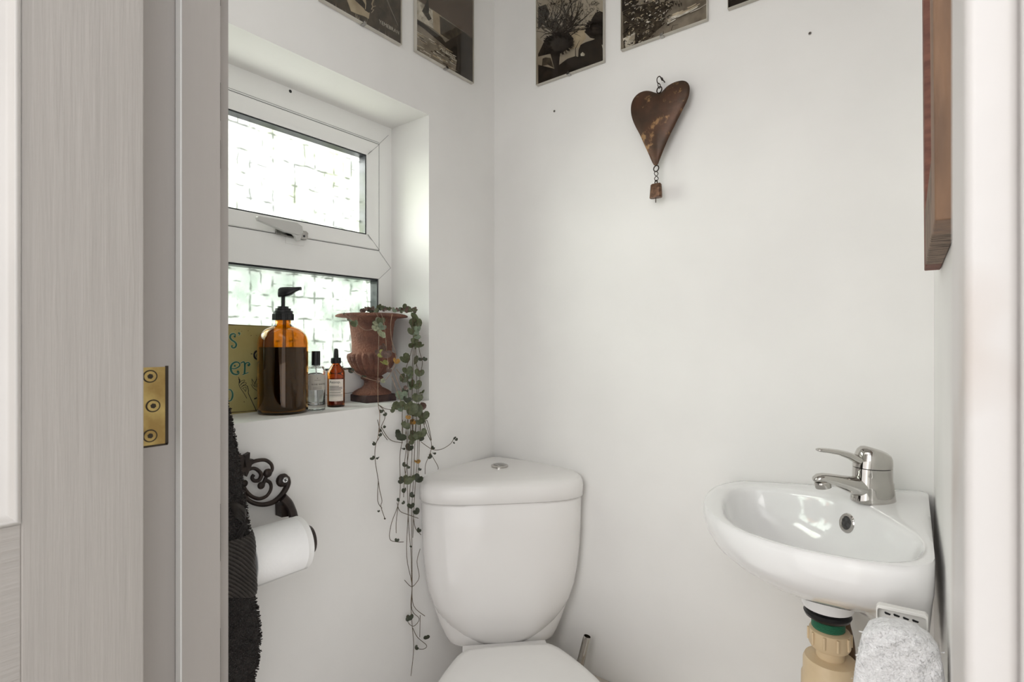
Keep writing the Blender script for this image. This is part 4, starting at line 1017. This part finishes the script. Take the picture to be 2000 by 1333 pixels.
# square foot, one corner towards the doorway
pa = V((-.050, -.398, 0)); 
def uzq(px, py): return Z(px, py, SILL)
c0, c1, c2 = uzq(736.5, 791.5), uzq(687.5, 785.5), uzq(777, 786)
e1, e2 = (c1 - c0), (c2 - c0); e1.z = e2.z = 0
L1 = .084; d1 = V((-1, .10, 0)).normalized(); d2 = V((.10, 1, 0)).normalized()
cc = uc.copy(); cc.z = 0
q0 = cc - d1 * (L1 / 2) - d2 * (L1 / 2)
mb = MB(); h_ = uz(768)
P0 = [q0, q0 + d1 * L1, q0 + d1 * L1 + d2 * L1, q0 + d2 * L1]
mb.hexa([p + V((0, 0, SILL)) for p in P0] + [p + V((0, 0, SILL + h_)) for p in P0]); mb.build('plinth', M['urnd'], plant, bevel=.002)
mb = MB(); mb.lathe([(.001, uz(619)), (.030, uz(619.5)), (.053, uz(621)), (.053, uz(626))], uc, 32); mb.build('soil', M['soil'], plant)
LR = random.Random(21)
def vp(px, py, jit=0.):
    top = D(px, py, 1.203 if px < 776 else 1.235) if not (px > 776 and py < 640) else D(px, py, 1.25)
    lowp = X(px, py, .014 + jit)
    if py < 740: return top
    if py > 790: return lowp
    return top.lerp(lowp, (py - 740) / 50)
def UZ(x, y): return (660 + x / 4.76, 580 + y / 4.76)
def LZ(x, y): return (700 + x / 2.777, 820 + y / 2.777)
stems = []
def add_stem(pts, conv, w_=1.): stems.append(([conv(*p) for p in pts], w_))
for pts in ([(355, 150), (380, 220), (378, 480), (372, 800), (375, 1000), (390, 1100), (375, 1290), (365, 1333)], [(375, 1000), (430, 1060), (435, 1130), (400, 1230), (460, 1330)], [(505, 160), (490, 260), (500, 400), (530, 500), (540, 590), (500, 690), (440, 770), (370, 790)], [(400, 150), (430, 250), (455, 500), (470, 670)], [(60, 155), (130, 210), (180, 250), (250, 305), (330, 300)], [(38, 655), (130, 690), (240, 745), (330, 775), (400, 785)],
            [(690, 170), (700, 330), (690, 480), (620, 700), (600, 800)], [(715, 200), (715, 480), (690, 900), (700, 1330)], [(725, 200), (725, 480), (735, 1000), (720, 1330)], [(740, 200), (755, 480), (785, 600), (770, 700)], [(700, 200), (700, 480), (690, 700), (690, 1000), (690, 1333)], [(520, 690), (600, 900)], [(545, 670), (610, 760)], [(500, 740), (590, 990)], [(800, 1190), (830, 1150), (870, 1333)], [(780, 1000), (800, 1190), (860, 1333)], [(600, 1000), (595, 1333)], [(390, 1010), (440, 1040), (520, 1050)],
            [(720, 600), (760, 720), (755, 830), (745, 940), (770, 1100), (760, 1333)], [(640, 700), (650, 850), (660, 1010), (640, 1200), (620, 1333)]): add_stem(pts, UZ)
for pts in ([(104, 0), (118, 80), (95, 130), (90, 210), (108, 330), (115, 380), (128, 440), (122, 470), (143, 535)], [(108, 330), (105, 440), (128, 480)], [(125, 40), (155, 90), (185, 115), (240, 125)], [(300, -30), (285, 300), (270, 520), (262, 740), (290, 890), (285, 1000), (292, 1120), (300, 1240), (285, 1390)], [(310, 0), (300, 300), (290, 500), (292, 900), (290, 1030), (330, 1080), (300, 1120), (270, 1100), (265, 1060)], [(270, 0), (265, 300), (272, 560), (285, 720), (290, 900), (300, 1010), (360, 1065)],
            [(240, 0), (240, 100), (225, 200), (225, 420), (180, 560), (170, 645), (205, 662), (245, 663)], [(210, 450), (225, 495), (270, 515), (325, 535)], [(300, 540), (310, 590), (340, 625)], [(335, 700), (318, 770), (330, 850), (310, 890), (285, 905), (250, 870)], [(295, 1130), (320, 1180), (370, 1225), (350, 1245), (310, 1240)], [(335, 1060), (333, 1180)], [(340, 120), (400, 160), (450, 160), (500, 130), (520, 95)], [(360, 0), (395, 120), (390, 180), (365, 240), (362, 295)], [(390, 180), (430, 250), (432, 270)],
            [(325, 0), (320, 200), (305, 400), (295, 640)], [(285, 0), (275, 160), (250, 330), (245, 420)], [(335, 0), (330, 160), (322, 320)], [(215, 470), (205, 560), (205, 615)], [(255, 0), (262, 130), (250, 250), (265, 345)]): add_stem(pts, LZ)
leaves = []
UL = [(225, 130, 25, 'm'), (260, 115, 30, 'm'), (300, 125, 30, 'm'), (330, 110, 25, 'm'), (370, 105, 32, 'g'), (395, 95, 36, 'g'), (360, 125, 25, 'g'), (480, 118, 28, 'm'), (520, 125, 30, 's'), (590, 115, 30, 's'), (630, 100, 40, 'g'), (660, 122, 35, 'g'), (710, 125, 25, 'g'), (245, 130, 22, 'm'), (280, 108, 22, 's'), (320, 130, 22, 'd'), (550, 122, 24, 'm'),
      (370, 235, 44, 'p'), (395, 225, 42, 'g'), (355, 290, 40, 'p'), (405, 280, 40, 's'), (415, 345, 52, 'p'), (425, 470, 42, 'm'), (410, 530, 40, 'y'), (450, 535, 50, 'm'), (435, 620, 46, 'y'), (470, 680, 30, 'm'), (540, 600, 36, 'o'), (370, 520, 30, 'm'), (338, 240, 34, 'g'),
      (108, 215, 26, 'g'), (160, 250, 42, 'g'), (60, 155, 12, 'd'), (38, 655, 14, 'd'), (125, 690, 28, 'd'), (240, 745, 22, 'd'), (380, 780, 25, 'm'), (415, 785, 27, 'p'),
      (720, 210, 65, 'g'), (750, 250, 46, 'g'), (690, 320, 50, 'g'), (730, 360, 42, 's'), (715, 400, 46, 'g'), (690, 445, 38, 'g'), (730, 450, 42, 'g'), (760, 455, 44, 'g'), (705, 270, 40, 'g'), (745, 300, 36, 's'),
      (625, 580, 58, 'g'), (710, 590, 56, 'g'), (765, 580, 22, 'd'), (808, 580, 24, 'd'), (650, 690, 50, 'g'), (680, 730, 50, 'g'), (755, 710, 46, 'g'), (605, 760, 46, 'g'), (690, 830, 56, 'g'), (660, 820, 46, 'g'), (745, 820, 46, 'g'), (630, 850, 26, 'm'), (735, 940, 52, 'g'), (785, 890, 30, 'g'), (775, 920, 30, 'd'), (590, 920, 56, 's'), (570, 1010, 62, 'g'), (650, 1010, 52, 'g'), (700, 1050, 60, 'g'), (735, 1065, 66, 'g'), (790, 1015, 46, 'm'), (590, 1050, 30, 's'), (510, 1050, 32, 'g'), (795, 1110, 56, 'g'), (760, 1165, 36, 'g'), (655, 1120, 26, 'o'), (700, 1165, 46, 'o'), (630, 1195, 46, 'g'), (570, 1300, 62, 'd'), (720, 1290, 56, 'g'), (700, 1310, 46, 'g'), (790, 1270, 46, 'g'), (555, 1250, 20, 'd'), (400, 1065, 22, 'd'), (440, 1095, 20, 'd'), (395, 1240, 18, 'd'), (430, 1210, 16, 'd'), (395, 1285, 18, 'd'), (640, 960, 40, 'd'), (620, 880, 34, 'd')]
LL = [(255, 30, 20, 'g'), (295, 12, 15, 'o'), (345, 10, 15, 'g'), (220, 92, 22, 'd'), (315, 90, 22, 'g'), (350, 73, 16, 'g'), (345, 102, 14, 'd'), (290, 125, 14, 'g'), (275, 152, 20, 'd'), (245, 160, 10, 'd'), (320, 230, 16, 'o'), (248, 245, 12, 'd'), (333, 270, 8, 'd'), (232, 330, 18, 'd'), (262, 330, 25, 'g'), (290, 320, 18, 'g'), (325, 320, 24, 'd'), (250, 385, 15, 'd'), (285, 470, 18, 'd'), (315, 500, 18, 'd'), (325, 600, 13, 'd'), (215, 435, 9, 'd'), (245, 450, 9, 'd'), (285, 688, 6, 'd'), (280, 1075, 17, 'd'), (265, 1085, 10, 'd'), (370, 1180, 15, 'd'), (315, 1238, 11, 'd'), (208, 655, 11, 'd'), (88, 128, 12, 'd'), (78, 210, 12, 'd'), (105, 210, 9, 'd'), (118, 83, 8, 'd'), (140, 38, 6, 'd'), (110, 497, 6, 'd'), (143, 537, 5, 'd'), (403, 155, 11, 'd'), (390, 200, 12, 'd'), (412, 185, 9, 'd'), (520, 100, 9, 'd'), (532, 108, 8, 'd'), (518, 125, 5, 'd'), (270, 258, 9, 'd'), (290, 410, 14, 'd')]
for x, y, s, k in UL: leaves.append((*UZ(x, y), s / 4.76 * 2.2, k))
for _ in range(34):
    UL_x = LR.uniform(215, 720); leaves.append((*UZ(UL_x, 128 - 26 * LR.random() + 6 * abs(UL_x - 440) / 280), LR.uniform(7, 12), LR.choice('gggmmsd')))
for x, y, s, k in LL: leaves.append((*LZ(x, y), s / 2.777 * 2.55, k))
vobjs = []
for pts, w_ in stems:
    jit = LR.uniform(-.006, .006)
    P_ = [vp(*p, jit) for p in pts]
    mb = MB(); pale = pts[0][0] < 775 and pts[0][1] < 760
    mb.tube(spline(P_, 4), .00075, 5); vobjs.append((mb.build('vine', M['stempale' if pale else 'stem'], plant), pts))
bucket = {}
for (px, py, s, k) in leaves:
    best = min(range(len(stems)), key=lambda i: min((px - a) ** 2 + (py - b_) ** 2 for a, b_ in [(q_.x, q_.y) for q_ in lerpseq([V((*p, 0)) for p in stems[i][0]], 6)]))
    bucket.setdefault(best, []).append((px, py, s, k))
heart2 = [(0, -.02), (.2, .15), (.45, .12), (.60, -.13), (.55, -.42), (.32, -.66), (0, -.78), (-.32, -.66), (-.55, -.42), (-.60, -.13), (-.45, .12), (-.2, .15)]
LK = ['g', 'd', 'p', 'y', 'o', 'm', 's']
for i, ls in bucket.items():
    mb = MB()
    for (px, py, s, k) in ls:
        c = vp(px, py, LR.uniform(-.004, .010))
        if py < 612: c = D(px, py, 1.29 + LR.uniform(-.07, .02))
        dep_ = (c - CAM).dot(FWD); size = s * dep_ / F * .62
        n = (CAM - c).normalized() + V((LR.gauss(0, .42), LR.gauss(0, .42), LR.gauss(0.1, .42))); n.normalize()
        up_ = UP - n * UP.dot(n); up_.normalize(); rt = up_.cross(n); ang = LR.uniform(-1.3, 1.3) if py > 612 else LR.uniform(-2.5, 2.5)
        u2 = up_ * cos(ang) + rt * sin(ang); r2 = rt * cos(ang) - up_ * sin(ang)
        if py < 612: size *= .9
        vs = [c + (r2 * a + u2 * (b_ + .35)) * size * 1.25 + n * (abs(a) * .35 * size + LR.uniform(0, .06) * size) for a, b_ in heart2]
        ctr = c + u2 * (-.35 + .35) * size - n * (.05 * size)
        m = LK.index(k)
        mb.add([ctr] + vs, [(0, j + 1, (j + 1) % 12 + 1) for j in range(12)], m)
    o = mb.build('leaves', [M['leaf' + k] for k in LK], vobjs[i][0], smooth=60, recalc=False)

# ================================================================== ROLL HOLDER AND ROLL
def rp(zx, zy, x=.016): return X(440 + zx / 4.445, 860 + zy / 4.445, x)
rm = (rp(300, 400) - rp(200, 400)).length / 100 * 1.15
hold = thing('toilet_roll_holder', 'dark cast iron scrollwork toilet roll holder on the wall below the window', 'toilet roll holder', rp(400, 500, 0))
mb = MB()
def scroll(pts, r0_, r1_, mb=None, x=.014):
    P_ = spline([rp(*q_, x) for q_ in pts], 5); n = len(P_)
    mb.tube(P_, [(r0_ + (r1_ - r0_) * i / (n - 1)) * rm for i in range(n)], 10, 0, flat=.8)
yc = rp(165, 300).y
def mirror(mbx):
    vs = [V((p.x, 2 * yc - p.y, p.z)) for p in mbx.v]; return vs
def addscrolls(mb):
    scroll([(195, 225), (235, 190), (300, 172), (355, 175), (398, 208), (408, 250), (390, 285)], 16, 15, mb)
    scroll([(170, 292), (200, 258), (248, 244), (292, 268), (312, 305), (292, 345), (252, 352), (232, 325), (248, 300)], 15, 15, mb)
    mb.ball(rp(368, 285), 34 * rm, n=14, sc=(.7, 1, 1)); scroll([(368, 290), (350, 330), (330, 375)], 14, 18, mb); mb.ball(rp(312, 393), 28 * rm, n=14, sc=(.7, 1, 1))
    scroll([(345, 345), (385, 365), (398, 405), (385, 450), (350, 490), (290, 508), (225, 485), (180, 440), (158, 400)], 16, 14, mb); mb.ball(rp(165, 376), 26 * rm, n=14, sc=(.7, 1, 1))
    scroll([(160, 470), (200, 520), (260, 550), (340, 558), (420, 535), (480, 485), (520, 430), (542, 375), (535, 335)], 16, 24, mb); mb.ball(rp(497, 347), 52 * rm, n=16, sc=(.6, 1, 1))
    scroll([(545, 340), (500, 320)], 26, 30, mb)
    mb.prism([rp(130, 235, .008), rp(150, 125, .008), rp(192, 100, .008), rp(188, 160, .008), rp(222, 158, .008), rp(205, 215, .008), rp(165, 310, .008)], (.010, 0, 0))
addscrolls(mb); m2 = MB(); addscrolls(m2); b0 = len(mb.v); mb.v += mirror(m2); mb.f += [tuple(b0 + i for i in f[::-1]) for f in m2.f]; mb.m += m2.m
mb.build('scrollwork', M['iron'], hold, smooth=50)
mb = MB(); mb.lathe([(.0050, -.004), (.0048, .0), (.004, .0015)], rp(521, 347, .029), 16, 0, ax=(1, -.5, 0))
c = rp(521, 347, .0305); mb.tube([c + V((.001, -.003, .001)), c + V((.001, .003, -.001))], .0007, 6, 1); mb.tube([c + V((.001, -.001, -.003)), c + V((.001, .001, .003))], .0007, 6, 1)
mb.build('screw', [M['alu'], M['black']], hold)
RX, RZ0, ROLLR = .085, .7455, .0455
yr0, yr1 = -.738, -.640
arm = MB()
c1 = rp(470, 590, .02); c2 = rp(545, 590, .045)
arm.prism([rp(432, 548, .006), rp(500, 520, .006), rp(500, 640, .006), rp(435, 650, .006)], (.022, 0, 0))
ay = V((0, .006, 0)); arm.tube(spline([rp(500, 500, .022), rp(548, 550, .026), rp(580, 620, .030), rp(604, 690, .038), V((.062, yr1 + .017, RZ0 + .022)), V((RX, yr1 + .018, RZ0))], 5), [.012] * 16 + [.010] * 10, 12, 0, flat=.62)
arm.build('arm', M['iron'], hold, smooth=50, bevel=.001)
mb = MB(); mb.lathe([(.006, 0.004), (.010, .006), (.024, .009), (.027, .013), (.024, .019), (.012, .0235), (.004, .025)], (RX, yr1, RZ0), 28, 0, ax=(0.1, 1, 0)); mb.tube([(RX, yr0 - .01, RZ0), (RX, yr1 + .012, RZ0)], .006, 12); mb.lathe([(.006, 0), (.022, .006), (.012, .018)], (RX, yr0 - .006, RZ0), 24, 0, ax=(0, -1, 0)); mb.build('roller', M['iron'], hold)
roll = thing('toilet_roll', 'white toilet paper roll on the iron holder, partly behind the dark towel', 'toilet roll', (RX, (yr0 + yr1) / 2, RZ0 - ROLLR))
mb = MB(); L_ = yr1 - yr0
mb.lathe([(.021, 0), (ROLLR - .001, 0), (ROLLR, .001), (ROLLR, L_ - .012), (ROLLR + .0004, L_ - .0115), (ROLLR + .0004, L_ - .0105), (ROLLR, L_ - .010), (ROLLR, L_ - .001), (ROLLR - .001, L_), (.021, L_), (.021, 0)], (RX, yr0, RZ0), 64, 0, ax=(0, 1, 0), cap0=False, cap1=False)
mb.build('paper', M['paper'], roll, smooth=40)
mb = MB(); mb.lathe([(.0208, -.0005), (.0208, L_ + .0005), (.0198, L_ + .0005), (.0198, -.0005), (.0208, -.0005)], (RX, yr0, RZ0), 40, 0, ax=(0, 1, 0), cap0=False, cap1=False); mb.build('cardboard_core', M['card'], roll)
mb = MB(); pts0, pts1 = [], []
for i in range(10):
    a = -.5 + i * .12
    pts0.append(V((RX - cos(a) * 0 + (ROLLR + .0006) * sin(pi / 2 + .9 + i * .12), yr0 + .001, RZ0 + (ROLLR + .0006) * cos(pi / 2 + .9 + i * .12)))); 
    pts1.append(pts0[-1] + V((0, L_ - .002, 0)))
mb.loft([pts0, pts1], 0, False, False, closed=False); mb.build('loose_sheet', M['paper'], roll)

# ================================================================== DARK TOWEL behind the door frame
dt = thing('bath_towel', 'dark brown fluffy bath towel with ribbed bands hanging beside the door frame', 'towel', (.10, -.82, .50))
tcx, tcy = .105, -.838
sil = [(372, 560), (390, 600), (408, 660), (430, 740), (446, 800), (451, 825), (457, 860), (464, 890), (469, 920), (474, 960), (480, 1000), (486, 1040), (489, 1072), (487, 1100), (490, 1130), (494, 1160), (500, 1190), (506, 1220), (508, 1250), (506, 1280), (500, 1310), (492, 1340), (486, 1400), (484, 1500)]
rows = []
RXt = .05
for (px, py) in sil:
    d = ray(px, py); dxy = V((d.x, d.y, 0)); dn = dxy.normalized(); perp = V((dn.y, -dn.x, 0))
    s = (V((tcx, tcy, 0)) - V((CAM.x, CAM.y, 0))).dot(perp) * -1
    tt = (V((tcx, tcy, 0)) - V((CAM.x, CAM.y, 0))).dot(dn) / dxy.length
    z = CAM.z + d.z * tt
    rows.append((z, max(abs(s), .012), perp))
fine = []
for i in range(len(rows) - 1):
    for k in range(4):
        u = k / 4; fine.append((rows[i][0] + (rows[i + 1][0] - rows[i][0]) * u, rows[i][1] + (rows[i + 1][1] - rows[i][1]) * u))
fine.append(rows[-1][:2])
dirv = V((CAM.x - tcx, CAM.y - tcy, 0)).normalized(); sidev = V((-dirv.y, dirv.x, 0))
NT = 40
def towp(i, a, e=0.):
    z, s = fine[i]
    rr = s * (1 + .05 * sin(a * 5 + z * 22) * (1 - abs(sin(a))))
    rd = min(.055, s * .9) * (1 + .10 * sin(a * 3 + z * 30) + .06 * sin(a * 7 - z * 18))
    p = V((tcx, tcy, z)) + sidev * ((rr + e) * sin(a)) + dirv * ((rd + e) * cos(a))
    p.y = max(p.y, YF + .004); p.x = max(p.x, .006); return p
mb = MB(); rings = [[towp(i, 2 * pi * j / NT) for j in range(NT)] for i in range(len(fine))]
mb.loft(rings[::-1])
vis = [[towp(i, -.4 + 2.3 * j / 20) for j in range(21)] for i in range(len(fine))]
tufts(mb, [(a, c_, b_) for a, b_, c_ in gridtris(vis)], 9000, .0052, .0009, random.Random(9), 1, .25)
mb.build('terry_cloth', [M['towelD'], M['towelT']], dt, smooth=60, recalc=False)
def zi(py):
    t_ = (V((tcx, tcy, 0)) - V((CAM.x, CAM.y, 0))).length; d = ray(470, py); tt = t_ / V((d.x, d.y, 0)).length; z = CAM.z + d.z * tt
    return min(range(len(fine)), key=lambda i: abs(fine[i][0] - z)), z
# ribbed band, slanting round the fold
def band(py_l0, py_l1, py_r0, py_r1, name, ribs, e0):
    mb = MB(); nu, nv = 130, 90; g = []
    for j in range(nv + 1):
        v = j / nv; row = []
        for i in range(nu + 1):
            u = i / nu; a = -.25 + 1.9 * u
            k = min(1., max(0., (sin(a) + .2) / 1.2))
            py = (py_l0 + (py_r0 - py_l0) * k) * (1 - v) + (py_l1 + (py_r1 - py_l1) * k) * v
            _, z = zi(py)
            x = max(0, min(len(fine) - 1.001, next((q_ for q_ in range(len(fine) - 1) if fine[q_][0] >= z >= fine[q_ + 1][0]), 0)))
            i0 = int(x); f_ = (fine[i0][0] - z) / max(1e-6, fine[i0][0] - fine[i0 + 1][0]); f_ = min(1, max(0, f_))
            e = e0 + -.0010 + .0034 * abs(sin((v * ribs - u * 15) * pi)) - .003 * (abs(v - .5) * 2) ** 6
            row.append(towp(i0, a, e).lerp(towp(i0 + 1, a, e), f_))
        g.append(row)
    mb.loft(g, 0, False, False, closed=False); return mb.build(name, M['towelR'], dt, smooth=80, recalc=False)
band(1015, 1095, 1040, 1165, 'ribbed_band', 13, .0062)['label'] = 'ribbed woven band'
mb = MB()
P_ = [D(424, 990, 0.785), D(445, 991, 0.776), D(463, 994, 0.772), D(476, 1006, 0.772), D(477, 1022, 0.774), D(466, 1046, 0.776), D(450, 1066, 0.778), D(430, 1085, 0.782)]
P_ = spline(P_, 6)
for s0 in (0,):
    l_ = [p + V((0, 0, .010)) + dirv * .006 for p in P_]; r_ = [p - V((0, 0, .012)) for p in P_]
    n = len(P_); rows_ = []
    for k in range(9):
        u = k / 8; rows_.append([a.lerp(b_, u) + dirv * (.003 * abs(sin(u * 4 * pi))) for a, b_ in zip(l_, r_)])
    mb.loft(rows_, 0, False, False, closed=False)
o = mb.build('hanging_loop', M['towelR'], dt, smooth=80, recalc=False); md = o.modifiers.new('t', 'SOLIDIFY'); md.thickness = .002

# ================================================================== LIGHT
wd = bpy.data.worlds.new('World'); scene.world = wd; wd.use_nodes = True
nt = wd.node_tree; bg = nt.nodes['Background']; bg.inputs[0].default_value = (.98, .99, 1.0, 1); bg.inputs[1].default_value = 1.0
def area(name, loc, target, sx_, sy_, power, col=(1, 1, 1)):
    l = bpy.data.lights.new(name, 'AREA'); l.shape = 'RECTANGLE'; l.size = sx_; l.size_y = sy_; l.energy = power; l.color = col
    o = bpy.data.objects.new(name, l); COL.objects.link(o); o.location = loc
    o.rotation_euler = (V(target) - V(loc)).to_track_quat('-Z', 'Y').to_euler(); return o
area('sky_light', (-1.2, -1.3, 1.9), (.15, -.42, 1.15), 1.2, 1.2, 100, (.98, .99, 1.0))
area('ground_bounce_light', (-.72, -.58, .42), (-.02, -.50, 1.66), .8, .5, 18, (.99, 1.0, .98))
area('hall_light', (.45, -2.1, 1.7), (.45, -.2, .75), 1.0, .8, 8.5, (1.0, .97, .96))
area('fill_light', (.46, -.868, 1.68), (.46, 0, 1.68), .7, .4, 1.0, (1.0, .985, .98))
area('low_fill_light', (.50, -.868, .56), (.50, 0, .56), .56, .95, 1.5, (1.0, .98, .985))

# ================================================================== CAMERA
cd = bpy.data.cameras.new('Camera'); cam = bpy.data.objects.new('Camera', cd); COL.objects.link(cam)
cam.location = CAM; cam.rotation_euler = (pi / 2, 0, YAW)
cd.sensor_width = 36; cd.lens = 36 * F / 2000; cd.clip_start = .02
cd.dof.use_dof = True; cd.dof.focus_distance = 1.05; cd.dof.aperture_fstop = 13
scene.camera = cam
scene.view_settings.view_transform = 'Standard'; scene.view_settings.look = 'None'; scene.view_settings.exposure = 0.17
scene.cycles.use_denoising = True
scene.cycles.max_bounces = 14; scene.cycles.transparent_max_bounces = 16; scene.cycles.transmission_bounces = 12; scene.cycles.diffuse_bounces = 6
scene.cycles.sample_clamp_indirect = 6
